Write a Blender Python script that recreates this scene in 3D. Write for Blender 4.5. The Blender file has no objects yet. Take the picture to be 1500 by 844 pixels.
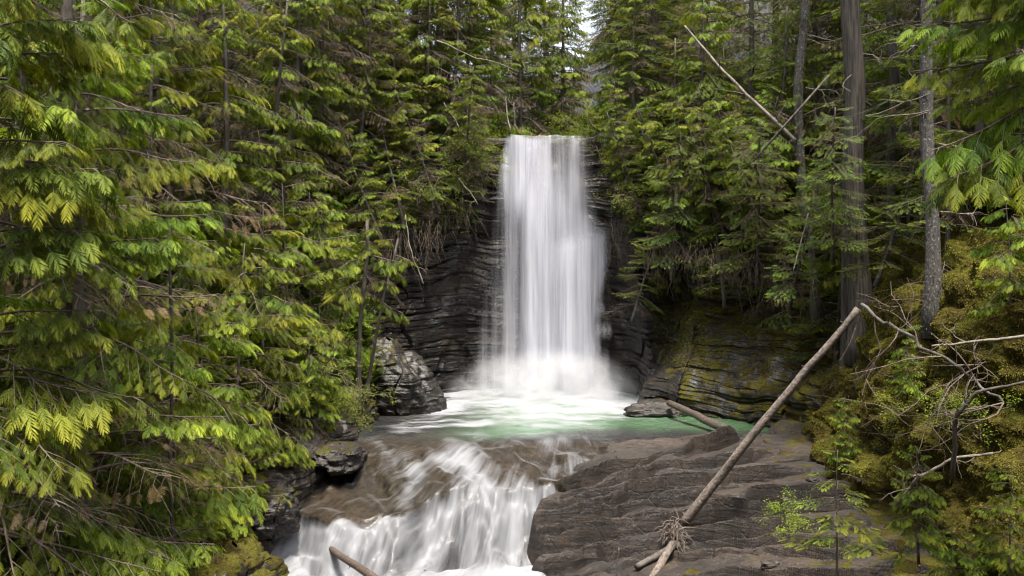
import bpy, math, random, time
import numpy as np
from mathutils import Vector
from mathutils.bvhtree import BVHTree
T0 = time.time()
PI = math.pi
rng = np.random.default_rng(7)
random.seed(7)
SC = bpy.context.scene
COL = SC.collection
R = math.radians

# ------------------------------------------------------------------ camera
CAMZ = 4.5
F = 1458.0
PITCH = math.atan(39.0 / F)
cam = bpy.data.cameras.new('camera')
cam.sensor_width = 36.0
cam.lens = 36.0 * F / 1500.0
cam.clip_start = 0.1
cam.clip_end = 1500
co = bpy.data.objects.new('camera', cam)
co.location = (0, 0, CAMZ)
co.rotation_euler = (PI / 2 - PITCH, 0, 0)
COL.objects.link(co)
SC.camera = co


def P(px, py, Y):
    """world point seen at photo pixel px,py at world depth Y"""
    x = (px - 750) / F
    y = -(py - 422) / F
    c, s = math.cos(PITCH), math.sin(PITCH)
    fy = c + y * s
    fz = -s + y * c
    k = Y / fy
    return np.array([x * k, Y, CAMZ + fz * k])


# ------------------------------------------------------------------ noise
def _h(ix, iy, iz, seed):
    n = (ix * 374761393 + iy * 668265263 + iz * 2147483647 + seed * 1274126177) & 0xFFFFFFFF
    n = ((n ^ (n >> 13)) * 1274126177) & 0xFFFFFFFF
    n = ((n ^ (n >> 16)) * 2246822519) & 0xFFFFFFFF
    n = n ^ (n >> 15)
    return (n & 0xFFFFFF) / float(0xFFFFFF)


def vn(x, y=0.0, z=0.0, seed=0):
    x, y, z = np.broadcast_arrays(np.asarray(x, float), np.asarray(y, float), np.asarray(z, float))
    ix, iy, iz = np.floor(x).astype(np.int64), np.floor(y).astype(np.int64), np.floor(z).astype(np.int64)
    fx, fy, fz = x - ix, y - iy, z - iz
    fx, fy, fz = fx * fx * (3 - 2 * fx), fy * fy * (3 - 2 * fy), fz * fz * (3 - 2 * fz)
    r = 0
    for dx in (0, 1):
        wx = fx if dx else 1 - fx
        for dy in (0, 1):
            wy = fy if dy else 1 - fy
            for dz in (0, 1):
                wz = fz if dz else 1 - fz
                r = r + wx * wy * wz * _h(ix + dx, iy + dy, iz + dz, seed)
    return r * 2 - 1


def fbm(x, y=0.0, z=0.0, o=4, seed=0, g=0.5):
    a, r, f = 1.0, 0, 1.0
    for i in range(o):
        r = r + a * vn(np.asarray(x) * f, np.asarray(y) * f, np.asarray(z) * f, seed + i * 13)
        a *= g
        f *= 2.03
    return r


def worley(x, y, z, seed=0):
    ix, iy, iz = np.floor(x).astype(np.int64), np.floor(y).astype(np.int64), np.floor(z).astype(np.int64)
    best = np.full(x.shape, 9.0)
    for dx in (-1, 0, 1):
        for dy in (-1, 0, 1):
            for dz in (-1, 0, 1):
                cx, cy, cz = ix + dx, iy + dy, iz + dz
                px = cx + _h(cx, cy, cz, seed)
                py = cy + _h(cx, cy, cz, seed + 1)
                pz = cz + _h(cx, cy, cz, seed + 2)
                best = np.minimum(best, (px - x) ** 2 + (py - y) ** 2 + (pz - z) ** 2)
    return np.sqrt(best)


def ss(a, b, x):
    t = np.clip((np.asarray(x, float) - a) / (b - a), 0, 1)
    return t * t * (3 - 2 * t)


# ------------------------------------------------------------------ mesh helpers
def npmesh(name, V, faces, mats, fmat=None, attrs=None, cols=None, smooth=False, uv=None):
    """faces: (n,4) or (n,3) array; fmat: per face material index"""
    V = np.ascontiguousarray(V, dtype=np.float32)
    faces = np.ascontiguousarray(faces, dtype=np.int32)
    k = faces.shape[1]
    me = bpy.data.meshes.new(name)
    me.vertices.add(len(V))
    me.vertices.foreach_set('co', V.ravel())
    me.loops.add(faces.size)
    me.loops.foreach_set('vertex_index', faces.ravel())
    me.polygons.add(len(faces))
    me.polygons.foreach_set('loop_start', np.arange(0, faces.size, k, dtype=np.int32))
    if smooth:
        me.polygons.foreach_set('use_smooth', np.ones(len(faces), dtype=bool))
    else:
        me.polygons.foreach_set('use_smooth', np.zeros(len(faces), dtype=bool))
    for m in mats:
        me.materials.append(m)
    if fmat is not None:
        me.polygons.foreach_set('material_index', np.ascontiguousarray(fmat, dtype=np.int32))
    me.update(calc_edges=True)
    for a, v in (attrs or {}).items():
        at = me.attributes.new(a, 'FLOAT', 'POINT')
        at.data.foreach_set('value', np.ascontiguousarray(v, dtype=np.float32).ravel())
    for a, v in (cols or {}).items():
        at = me.attributes.new(a, 'FLOAT_COLOR', 'POINT')
        c = np.ones((len(V), 4), dtype=np.float32)
        c[:, :3] = v
        at.data.foreach_set('color', c.ravel())
    if uv is not None:
        l = me.uv_layers.new(name='UVMap')
        l.data.foreach_set('uv', np.ascontiguousarray(uv[faces.ravel()], dtype=np.float32).ravel())
    return me


def link(name, me, parent=None, loc=None):
    o = bpy.data.objects.new(name, me)
    COL.objects.link(o)
    if parent is not None:
        o.parent = parent
    if loc is not None:
        o.location = loc
    return o


def tag(o, label=None, cat=None, group=None, kind=None):
    if label: o['label'] = label
    if cat: o['category'] = cat
    if group: o['group'] = group
    if kind: o['kind'] = kind
    return o


def empty(name, loc, label, cat, group=None, rz=0, sc=1.0):
    o = bpy.data.objects.new(name, None)
    o.empty_display_size = 0.2
    COL.objects.link(o)
    o.location = loc
    o.rotation_euler = (0, 0, rz)
    o.scale = (sc, sc, sc)
    return tag(o, label, cat, group)


def gridfaces(nr, nc):
    i = np.arange((nr - 1) * (nc - 1))
    r, c = i // (nc - 1), i % (nc - 1)
    a = r * nc + c
    return np.stack([a, a + 1, a + nc + 1, a + nc], 1)


class Acc:
    """accumulates quads with colour"""
    def __init__(s):
        s.V, s.F, s.C, s.M, s.n = [], [], [], [], 0

    def add(s, V, Fq, C, m=0):
        s.V.append(V)
        s.F.append(Fq + s.n)
        C = np.asarray(C, float)
        if C.ndim == 1:
            C = np.tile(C, (len(V), 1))
        s.C.append(C)
        s.M.append(np.full(len(Fq), m))
        s.n += len(V)

    def get(s):
        return np.concatenate(s.V), np.concatenate(s.F), np.concatenate(s.C), np.concatenate(s.M)

    def mesh(s, name, mats, smooth=False):
        V, Fq, C, M = s.get()
        return npmesh(name, V, Fq, mats, fmat=M, cols={'col': C}, smooth=smooth)


def tube(pts, rad, k=5, rough=0.0, seed=0, caps=True):
    pts = np.asarray(pts, float)
    n = len(pts)
    rad = np.broadcast_to(np.asarray(rad, float), (n,))
    tan = np.gradient(pts, axis=0)
    tan /= np.linalg.norm(tan, axis=1)[:, None] + 1e-9
    ref = np.array([0.0, 0, 1]) if abs(tan[:, 2]).mean() < 0.8 else np.array([1.0, 0, 0])
    a = np.cross(tan, ref)
    a /= np.linalg.norm(a, axis=1)[:, None] + 1e-9
    b = np.cross(tan, a)
    th = np.arange(k) * 2 * PI / k
    r = rad[:, None] * np.ones(k)[None]
    if rough:
        r = r * (1 + rough * fbm(np.cos(th)[None] * 2 + 0 * r, np.sin(th)[None] * 2 + 0 * r, np.cumsum(np.full(n, .35))[:, None] + 0 * r, o=3, seed=seed))
    V = pts[:, None] + r[..., None] * (np.cos(th)[None, :, None] * a[:, None] + np.sin(th)[None, :, None] * b[:, None])
    V = V.reshape(-1, 3)
    i = np.arange((n - 1) * k)
    rr, c = i // k, i % k
    q = np.stack([rr * k + c, rr * k + (c + 1) % k, (rr + 1) * k + (c + 1) % k, (rr + 1) * k + c], 1)
    if caps:
        V = np.concatenate([V, pts[:1], pts[-1:]])
        c0, c1 = n * k, n * k + 1
        ii = np.arange(0, k - 1, 2)
        e0 = np.stack([np.full(len(ii), c0), (ii + 2) % k, ii + 1, ii], 1)
        b0 = (n - 1) * k
        e1 = np.stack([np.full(len(ii), c1), b0 + ii, b0 + ii + 1, b0 + (ii + 2) % k], 1)
        if k % 2 == 1:
            pass
        q = np.concatenate([q, e0, e1])
    return V, q


# ------------------------------------------------------------------ materials
def newmat(name):
    m = bpy.data.materials.new(name)
    m.use_nodes = True
    nt = m.node_tree
    nt.nodes.clear()
    return m, nt


class N:
    def __init__(s, nt): s.nt = nt
    def __call__(s, typ, ins=None, **kw):
        n = s.nt.nodes.new(typ)
        for k, v in kw.items(): setattr(n, k, v)
        for k, v in (ins or {}).items():
            if isinstance(v, bpy.types.NodeSocket): s.nt.links.new(v, n.inputs[k])
            else: n.inputs[k].default_value = v
        return n
    def math(s, op, a, b=None, c=None, clamp=False):
        n = s.nt.nodes.new('ShaderNodeMath'); n.operation = op; n.use_clamp = clamp
        for i, v in enumerate((a, b, c)):
            if v is None: continue
            if isinstance(v, bpy.types.NodeSocket): s.nt.links.new(v, n.inputs[i])
            else: n.inputs[i].default_value = v
        return n.outputs[0]
    def mix(s, f, a, b, blend='MIX'):
        n = s.nt.nodes.new('ShaderNodeMix'); n.data_type = 'RGBA'; n.blend_type = blend
        for i, v in ((0, f), (6, a), (7, b)):
            if isinstance(v, bpy.types.NodeSocket): s.nt.links.new(v, n.inputs[i])
            elif i == 0: n.inputs[i].default_value = v
            else: n.inputs[i].default_value = (*v, 1) if len(v) == 3 else v
        return n.outputs[2]
    def ramp(s, f, stops):
        n = s.nt.nodes.new('ShaderNodeValToRGB')
        s.nt.links.new(f, n.inputs[0])
        e = n.color_ramp.elements
        while len(e) > 1: e.remove(e[0])
        for i, (p, c) in enumerate(stops):
            el = e[0] if i == 0 else e.new(p)
            el.position = p
            el.color = (*c, 1) if not np.isscalar(c) else (c, c, c, 1)
        return n.outputs[0]
    def smooth(s, x, a, b):
        n = s.nt.nodes.new('ShaderNodeMapRange'); n.interpolation_type = 'SMOOTHSTEP'
        s.nt.links.new(x, n.inputs[0]); n.inputs[1].default_value = a; n.inputs[2].default_value = b
        return n.outputs[0]
    def noise(s, vec, scale, detail=4, rough=.55, dist=0.0):
        n = s('ShaderNodeTexNoise', {'Scale': scale, 'Detail': detail, 'Roughness': rough, 'Distortion': dist})
        if vec is not None: s.nt.links.new(vec, n.inputs['Vector'])
        return n.outputs['Fac']
    def scalev(s, vec, sc):
        n = s('ShaderNodeMapping'); s.nt.links.new(vec, n.inputs[0]); n.inputs['Scale'].default_value = sc
        return n.outputs[0]
    def out(s, sh, vol=None, disp=None):
        o = s.nt.nodes.new('ShaderNodeOutputMaterial')
        if sh is not None: s.nt.links.new(sh, o.inputs[0])
        if vol is not None: s.nt.links.new(vol, o.inputs[1])


def leaf_mat(name, trans=0.35, rnd=0.25, gloss=0.62):
    m, nt = newmat(name); n = N(nt)
    at = n('ShaderNodeAttribute', attribute_name='col')
    oi = n('ShaderNodeObjectInfo')
    geo = n('ShaderNodeNewGeometry')
    nz = n.noise(geo.outputs['Position'], 1.1, 2)
    v = n.math('ADD', n.math('MULTIPLY', oi.outputs['Random'], rnd * 1.6), 1 - rnd)
    v = n.math('MULTIPLY', v, n.math('ADD', n.math('MULTIPLY', nz, 1.1), 0.45))
    hsv = n('ShaderNodeHueSaturation', {'Color': at.outputs['Color'], 'Value': v,
            'Hue': n.math('ADD', n.math('MULTIPLY', oi.outputs['Random'], 0.03), 0.485)})
    c = hsv.outputs[0]
    pb = n('ShaderNodeBsdfPrincipled', {'Base Color': c, 'Roughness': gloss, 'Specular IOR Level': 0.22})
    tr = n('ShaderNodeBsdfTranslucent', {'Color': n.mix(1.0, c, (1.25, 1.3, .6), 'MULTIPLY')})
    mx = n('ShaderNodeMixShader', {0: trans, 1: pb.outputs[0], 2: tr.outputs[0]})
    n.out(mx.outputs[0])
    return m


def bark_mat(name, c1, c2, c3=None, sc=(9, 9, 1.6), wet=0.75, spots=0.0, moss=0.0, axis_generated=False):
    m, nt = newmat(name); n = N(nt)
    tc = n('ShaderNodeTexCoord')
    v = n.scalev(tc.outputs['Object'], sc)
    a = n.noise(v, 1.6, 6, .65)
    b = n.noise(tc.outputs['Object'], 3.0, 4)
    col = n.mix(n.smooth(a, .35, .62), c1, c2)
    if c3 is not None:
        col = n.mix(n.smooth(b, .48, .66), col, c3)
    if spots:
        sp = n.noise(tc.outputs['Object'], 22, 3)
        col = n.mix(n.math('MULTIPLY', n.smooth(sp, .56, .66), spots), col, (.38, .38, .36))
    if moss:
        g = n('ShaderNodeNewGeometry')
        mm = n.smooth(n.noise(tc.outputs['Object'], 2.2, 4), .5, .62)
        col = n.mix(n.math('MULTIPLY', mm, moss), col, (.11, .10, .018))
    bp = n('ShaderNodeBump', {'Height': a, 'Strength': 0.9, 'Distance': .03})
    pb = n('ShaderNodeBsdfPrincipled', {'Base Color': col, 'Roughness': wet, 'Normal': bp.outputs[0]})
    n.out(pb.outputs[0])
    return m


def rock_mat(name, dark=(.007, .006, .0055), mid=(.020, .016, .013), warm=(.042, .029, .020), rough=.33, bandfreq=1.0, mossy=True, cracks=0.0, fs=7):
    m, nt = newmat(name); n = N(nt)
    g = n('ShaderNodeNewGeometry')
    pos = g.outputs['Position']
    at = n('ShaderNodeAttribute', attribute_name='moss')
    wv = n.scalev(pos, (.7, .7, 9 * bandfreq))
    band = n.noise(wv, 1.3, 6, .65, .5)
    fine = n.noise(pos, fs, 7, .65)
    big = n.noise(pos, .8, 3)
    col = n.mix(n.smooth(band, .36, .62), dark, mid)
    col = n.mix(n.math('MULTIPLY', n.smooth(big, .46, .66), n.smooth(fine, .38, .62)), col, warm)
    h = n.math('ADD', n.math('MULTIPLY', band, .7), n.math('MULTIPLY', fine, .5))
    if cracks:
        wp_ = n('ShaderNodeVectorMath', {0: n.scalev(pos, (1.1, 2.3, .6)), 1: n('ShaderNodeVectorMath', {0: n('ShaderNodeTexNoise', {'Scale': 2.5, 'Detail': 4}).outputs['Color'], 'Scale': .8}, operation='SCALE').outputs[0]}, operation='ADD').outputs[0]
        vo = n('ShaderNodeTexVoronoi', {'Vector': wp_, 'Scale': 1.5}, feature='DISTANCE_TO_EDGE').outputs['Distance']
        ck = n.smooth(vo, .0, .022)
        h = n.math('ADD', h, n.math('MULTIPLY', ck, cracks))
        col = n.mix(ck, n.mix(.35, col, dark), col)
        grit = n.noise(pos, 55, 3, .7)
        h = n.math('ADD', h, n.math('MULTIPLY', grit, .28))
        col = n.mix(n.smooth(grit, .58, .72), col, n.mix(.5, col, (.16, .13, .11)))
    bp = n('ShaderNodeBump', {'Height': h, 'Strength': 0.8, 'Distance': .05})
    ro = n.math('ADD', n.math('MULTIPLY', fine, .35), rough - .03)
    # moss coat
    mn = n.noise(pos, 3.2, 5, .6)
    mf = n.noise(pos, 38, 5, .7)
    nz = n('ShaderNodeSeparateXYZ', {0: g.outputs['Normal']}).outputs[2]
    mm = n.math('ADD', n.math('ADD', at.outputs['Fac'], n.math('MULTIPLY', n.math('SUBTRACT', mn, .5), 1.7)), n.math('MULTIPLY', nz, .18))
    mm = n.smooth(mm, .5, .64)
    mcol = n.ramp(n.noise(pos, 1.7, 5, .7), [(.3, (.028, .024, .007)), (.45, (.075, .058, .012)), (.56, (.115, .105, .015)), (.72, (.075, .095, .013))])
    mcol = n.mix(n.smooth(mf, .35, .65), n.mix(1.0, mcol, (.35, .33, .3), 'MULTIPLY'), mcol)
    bm = n('ShaderNodeBump', {'Height': mf, 'Strength': 1.0, 'Distance': .05})
    pr = n('ShaderNodeBsdfPrincipled', {'Base Color': col, 'Roughness': ro, 'Normal': bp.outputs[0], 'Specular IOR Level': .45})
    pm = n('ShaderNodeBsdfPrincipled', {'Base Color': mcol, 'Roughness': .95, 'Normal': bm.outputs[0], 'Specular IOR Level': .15})
    mx = n('ShaderNodeMixShader', {0: mm, 1: pr.outputs[0], 2: pm.outputs[0]})
    n.out(mx.outputs[0])
    return m


def foam_shader(n, col=(.385, .39, .42)):
    d = n('ShaderNodeBsdfDiffuse', {'Color': (*col, 1)})
    t = n('ShaderNodeBsdfTranslucent', {'Color': (*col, 1)})
    return n('ShaderNodeMixShader', {0: .35, 1: d.outputs[0], 2: t.outputs[0]}).outputs[0]


def falls_mat():
    m, nt = newmat('silky_white_water'); n = N(nt)
    uv = n('ShaderNodeUVMap').outputs[0]
    d = n('ShaderNodeAttribute', attribute_name='dens').outputs['Fac']
    s1 = n.noise(n.scalev(uv, (3.2, .16, 1)), 1.0, 3, .5)
    s2 = n.noise(n.scalev(uv, (11, .22, 1)), 1.0, 3, .55)
    s3 = n.noise(n.scalev(uv, (38, .55, 1)), 1.0, 2, .6)
    s = n.math('ADD', n.math('ADD', n.math('MULTIPLY', s1, .5), n.math('MULTIPLY', s2, .35)), n.math('MULTIPLY', s3, .15))
    s = n.math('MULTIPLY', n.math('SUBTRACT', s, .5), 3.1)
    a = n.math('ADD', d, n.math('MULTIPLY', s, n.math('MULTIPLY', n.math('MULTIPLY', d, 1.5), n.math('SUBTRACT', 1.2, d))), clamp=True)
    mx = n('ShaderNodeMixShader', {0: a, 1: n('ShaderNodeBsdfTransparent').outputs[0], 2: foam_shader(n, (.66, .66, .73))})
    n.out(mx.outputs[0])
    return m


def river_mat():
    m, nt = newmat('river_water'); n = N(nt)
    uv = n('ShaderNodeUVMap').outputs[0]
    g = n('ShaderNodeNewGeometry')
    foam = n('ShaderNodeAttribute', attribute_name='foam').outputs['Fac']
    green = n('ShaderNodeAttribute', attribute_name='green').outputs['Fac']
    s1 = n.noise(n.scalev(uv, (9, .55, 1)), 1.0, 3, .5, .5)
    s2 = n.noise(n.scalev(uv, (30, .9, 1)), 1.0, 3, .5, .3)
    s = n.math('ADD', n.math('MULTIPLY', s1, .62), n.math('MULTIPLY', s2, .38))
    a = n.math('ADD', foam, n.math('MULTIPLY', n.math('SUBTRACT', s, .5), 1.25))
    a = n.math('MULTIPLY', n.smooth(a, .05, 1.05), .93)
    a = n.math('MULTIPLY', a, n.smooth(foam, .0, .12))
    bh = n.noise(n.scalev(uv, (14, 1.6, 1)), 1.0, 4, .6, .8)
    bp = n('ShaderNodeBump', {'Height': bh, 'Strength': .5, 'Distance': .06})
    gl = n('ShaderNodeBsdfGlossy', {'Color': (1, 1, 1, 1), 'Roughness': .3, 'Normal': bp.outputs[0]})
    fr = n('ShaderNodeFresnel', {'IOR': 1.33, 'Normal': bp.outputs[0]})
    tp = n('ShaderNodeBsdfTransparent', {'Color': (.72, .66, .56, 1)})
    gd = n('ShaderNodeBsdfPrincipled', {'Base Color': (.035, .14, .035, 1), 'Roughness': .22})
    under = n('ShaderNodeMixShader', {0: green, 1: tp.outputs[0], 2: gd.outputs[0]})
    clear = n('ShaderNodeMixShader', {0: fr.outputs[0], 1: under.outputs[0], 2: gl.outputs[0]})
    mx = n('ShaderNodeMixShader', {0: a, 1: clear.outputs[0], 2: foam_shader(n)})
    n.out(mx.outputs[0])
    return m


M_CEDAR = leaf_mat('cedar_foliage')
M_HEM = leaf_mat('hemlock_foliage', trans=.3)
M_LEAF = leaf_mat('young_leaf', trans=.45)
M_MOSSY = leaf_mat('moss_tuft', trans=.3, gloss=.9)
M_TWIG = bark_mat('twig_bark', (.05, .033, .022), (.13, .095, .07), sc=(5, 5, 5))
M_DEADW = bark_mat('dead_wood', (.09, .072, .058), (.21, .18, .15), sc=(6, 6, 2))
M_BARK = bark_mat('cedar_bark', (.030, .022, .017), (.085, .068, .055), (.10, .095, .085), sc=(9, 9, 1.2))
M_BARKG = bark_mat('grey_bark', (.025, .021, .018), (.085, .075, .067), (.06, .055, .045), sc=(14, 14, 6), spots=.45)
M_BARKC = bark_mat('shredded_bark', (.022, .018, .015), (.085, .070, .058), sc=(16, 16, .8), wet=.85)
M_LOG = bark_mat('weathered_log', (.065, .050, .040), (.19, .15, .125), (.10, .08, .066), sc=(10, 10, 10))
M_WETLOG = bark_mat('wet_log', (.035, .024, .018), (.10, .070, .054), (.055, .045, .036), sc=(12, 12, 12), wet=.6)
M_ROCK = rock_mat('wet_black_rock')
M_SHELF = rock_mat('brown_slab_rock', dark=(.010, .007, .006), mid=(.030, .022, .017), warm=(.056, .038, .027), rough=.46, bandfreq=.8, cracks=.16, fs=11)
M_STONE = rock_mat('dark_boulder_rock', dark=(.012, .010, .009), mid=(.032, .026, .022), warm=(.055, .040, .029), rough=.42)
M_FALLS = falls_mat()
M_RIVER = river_mat()

# ------------------------------------------------------------------ gorge sides (lofted sheets)
# station: foot x,y,z | out dx,dy | profile key | strata weight | moss weight
PR = {
 'bank': [(0, -.8), (0, 0), (.35, .8), (.9, 1.5), (1.6, 2.4), (2.6, 3.4), (4, 4.8), (8, 8), (20, 15), (60, 32)],
 'ledge': [(0, -.8), (0, 0), (.15, .45), (.8, .8), (1.2, 1.5), (2.2, 2.8), (3.6, 4.6), (8, 8.5), (20, 16), (60, 34)],
 'lcliff': [(0, -.8), (0, 0), (.08, 1.6), (.25, 3.2), (.35, 5.6), (.9, 6.6), (1.8, 8.6), (4.5, 11), (20, 20), (60, 38)],
 'fall': [(0, -.8), (0, 0), (.02, 2.2), (.1, 4.4), (.2, 6.4), (.25, 7.8), (.45, 8.72), (3.5, 8.8), (20, 10.2), (60, 22)],
 'fallR': [(0, -.8), (0, 0), (-.15, 2.2), (-.1, 4.4), (.0, 5.6), (.45, 6.6), (.7, 8.9), (3.5, 10), (20, 17), (60, 36)],
 'rledge': [(0, -.8), (0, 0), (.12, .75), (.7, 1.2), (1.6, 1.9), (2.7, 3.2), (2.75, 4.6), (2.3, 5.3), (4, 7.2), (60, 36)],
 'rbank': [(0, -.8), (0, 0), (.35, .75), (.6, 1.6), (.95, 2.9), (1.3, 3.8), (2.2, 4.7), (6, 7), (20, 14), (60, 32)],
 'rnear': [(0, -.8), (0, 0), (.5, .35), (.9, 1.0), (1.3, 2.0), (1.8, 2.9), (2.8, 3.9), (7, 6.6), (20, 14), (60, 32)],
}
ST = [
 (-4.2, -14, -1.9, -1, 0, 'bank', .2, .5),
 (-4.2, 8, -1.9, -1, 0, 'bank', .2, .5),
 (-4.9, 14, -1.9, -1, 0, 'bank', .3, .5),
 (-5.4, 18, -1.9, -1, 0, 'bank', .6, .45),
 (-5.2, 20.4, -1.3, -1, .05, 'ledge', .9, .32),
 (-4.6, 22.4, -.5, -1, .1, 'ledge', 1, .25),
 (-4.0, 25.4, -.02, -1, .1, 'ledge', 1, .25),
 (-4.1, 28.2, 0, -1, .15, 'ledge', 1, .35),
 (-4.2, 31.2, 0, -.9, .5, 'lcliff', 1, .42),
 (-2.9, 33.2, 0, -.6, .8, 'lcliff', 1, .05),
 (-1.5, 34.4, 0, -.3, 1, 'lcliff', 1, .0),
 (-.5, 35.15, 0, -.1, 1, 'fall', .8, 0),
 (2.5, 35.15, 0, .05, 1, 'fall', .8, 0),
 (3.4, 34.5, 0, .2, 1, 'fallR', 1, 0),
 (4.1, 33.2, 0, .5, 1, 'fallR', 1, .1),
 (4.2, 31, 0, .5, .9, 'rledge', 1, .18),
 (4.8, 29.2, 0, .4, .9, 'rledge', 1, .40),
 (6.4, 28.2, 0, .5, .85, 'rledge', 1, .42),
 (7.6, 26.9, 0, .85, .5, 'rledge', .8, .5),
 (7.7, 25.4, .05, 1, .1, 'rbank', .4, .60),
 (7.2, 22, .1, 1, 0, 'rbank', .25, .78),
 (7.1, 19, .1, 1, 0, 'rbank', .2, .85),
 (7.4, 16.5, .0, 1, 0, 'rbank', .2, .85),
 (7.8, 13, -.3, 1, 0, 'rnear', .2, .8),
 (6.8, 6, -1, 1, 0, 'rnear', .2, .8),
 (6.8, -14, -1, 1, 0, 'rnear', .2, .8),
]
sxy = np.array([s[:3] for s in ST], float)
sdir = np.array([s[3:5] for s in ST], float)
sdir /= np.linalg.norm(sdir, axis=1)[:, None]
sprof = np.array([PR[s[5]] for s in ST], float)          # (n,10,2)
sw = np.array([s[6:8] for s in ST], float)
seg = np.linalg.norm(np.diff(sxy[:, :2], axis=0), axis=1)
sS = np.concatenate([[0], np.cumsum(seg)])


def lerp_s(s, arr):
    idx = np.clip(np.searchsorted(sS, s, side='right') - 1, 0, len(sS) - 2)
    t = (s - sS[idx]) / (sS[idx + 1] - sS[idx])
    t = t * .5 + .5 * t * t * (3 - 2 * t)
    sh = (len(s),) + (1,) * (arr.ndim - 1)
    t = t.reshape(sh)
    return arr[idx] * (1 - t) + arr[idx + 1] * t


ROWS = [8, 22, 42, 44, 52, 40, 36, 26, 14, 10]


def strata(x, y, z, s, amt):
    zz = z + .10 * x * .5 - .035 * (y - 30) + .10 * fbm(x * .6, y * .6, z * .3, o=3, seed=3)
    d = 0
    for T, A, B, sd in ((.52, .26, 2.2, 11), (.19, .15, 1.1, 23), (.075, .05, .5, 37)):
        q = zz / T + .35 * vn(x * 1.1, y * 1.1, z * .5, seed=sd)
        L = np.floor(q)
        fr = q - L
        cell = np.floor(s / B + _h(L.astype(np.int64), 0 * L.astype(np.int64), 0 * L.astype(np.int64), sd) * 7 + .3 * vn(s * 2, z * 3, 0, seed=sd))
        h = .6 * _h(L.astype(np.int64), 0 * L.astype(np.int64), 0 * L.astype(np.int64), sd + 1) + .4 * _h(L.astype(np.int64), cell.astype(np.int64), 0 * L.astype(np.int64), sd + 2)
        edge = ss(0, .14, fr) * (1 - ss(.86, 1, fr))
        d = d + A * (h * (.35 + .65 * edge) - .5)
    m_ = ss(-.5, .5, vn(x * .7, y * .7, z * .9, seed=71))
    jo = np.abs(vn(s * .8 + .3 * vn(z * 1.2, 0, 0, seed=72), z * .25, 0, seed=73))
    d = d * (.55 + .7 * m_) - .16 * (1 - ss(0, .10, jo)) + .16 * fbm(x * .9, y * .9, z * .9, o=3, seed=74)
    return d * amt


def make_sheet(name, s0, s1, ds, rowmul, mat):
    ns = int((s1 - s0) / ds)
    s = np.linspace(s0, s1, ns)
    foot, dr, pr, w = lerp_s(s, sxy), lerp_s(s, sdir), lerp_s(s, sprof), lerp_s(s, sw)
    dr /= np.linalg.norm(dr, axis=1)[:, None]
    cols = []
    for k in range(9):
        nn = max(3, int(ROWS[k + 1] * rowmul)) if k else 6
        t = np.linspace(0, 1, nn, endpoint=(k == 8))
        cols.append(pr[:, k, None] * (1 - t)[None, :, None] + pr[:, k + 1, None] * t[None, :, None])
    q = np.concatenate(cols, 1)                                   # ns, nr, 2
    # round the profile a little
    for _ in range(5):
        q[:, 1:-1] = .25 * q[:, :-2] + .5 * q[:, 1:-1] + .25 * q[:, 2:]
    nr = q.shape[1]
    X = foot[:, None, 0] + dr[:, None, 0] * q[..., 0]
    Y = foot[:, None, 1] + dr[:, None, 1] * q[..., 0]
    Z = foot[:, None, 2] + q[..., 1]
    Sg = np.broadcast_to(s[:, None], X.shape)
    # normal of the base surface
    def nrm(X, Y, Z):
        Pp = np.stack([X, Y, Z], -1)
        n = np.cross(np.gradient(Pp, axis=0), np.gradient(Pp, axis=1))
        return n / (np.linalg.norm(n, axis=-1)[..., None] + 1e-9)
    n0 = nrm(X, Y, Z)
    # point toward the gorge
    sgn = np.sign(-(n0[..., 0] * dr[:, None, 0] + n0[..., 1] * dr[:, None, 1]) + .3 * n0[..., 2])
    n0 = n0 * np.where(sgn == 0, 1, sgn)[..., None]
    far = 1 - ss(8, 20, q[..., 0])
    ws, wm = w[:, None, 0], w[:, None, 1]
    h0 = np.stack([-dr[:, None, 0] + 0 * X, -dr[:, None, 1] + 0 * X, 0 * X + .1], -1)
    d_big = (.45 * fbm(X * .45, Y * .45, Z * .45, o=3, seed=5)) * far * (1 - .55 * ss(.9, 1, ws) * (Z > -3))
    d_str = strata(X, Y, Z, Sg, 1.0) * ws * far
    wl = worley(X * 1.5, Y * 1.5, Z * 1.5, 9)
    wl2 = worley(X * 3.7, Y * 3.7, Z * 3.7, 19)
    d_m = (.55 * (.75 - wl) + .12 * (.7 - wl2) + .08 * fbm(X * 5, Y * 5, Z * 5, o=3, seed=8)) * (1 - ws * .75) * far * (.4 + wm)
    low = ss(-.9, -.2, q[..., 1])
    nn = n0 * (d_big + d_m)[..., None] * low[..., None] + h0 * (d_str * low)[..., None]
    X, Y, Z = X + nn[..., 0], Y + nn[..., 1], Z + nn[..., 2]
    moss = wm + .22 * ss(1.2, 5, q[..., 1]) * (wm > .15) + .12 * fbm(X, Y, Z, o=2, seed=77)
    # vegetated soil on top of the cliffs
    moss = moss * (1 - ss(5.5, 9, q[..., 1])) + .30 * ss(5.5, 8.5, q[..., 1])
    V = np.stack([X, Y, Z], -1).reshape(-1, 3)
    Fq = gridfaces(ns, nr)
    me = npmesh(name, V, Fq, [mat], attrs={'moss': moss.reshape(-1)}, smooth=False)
    o = link(name, me)
    tag(o, kind='structure')
    return o, V, Fq


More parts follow.
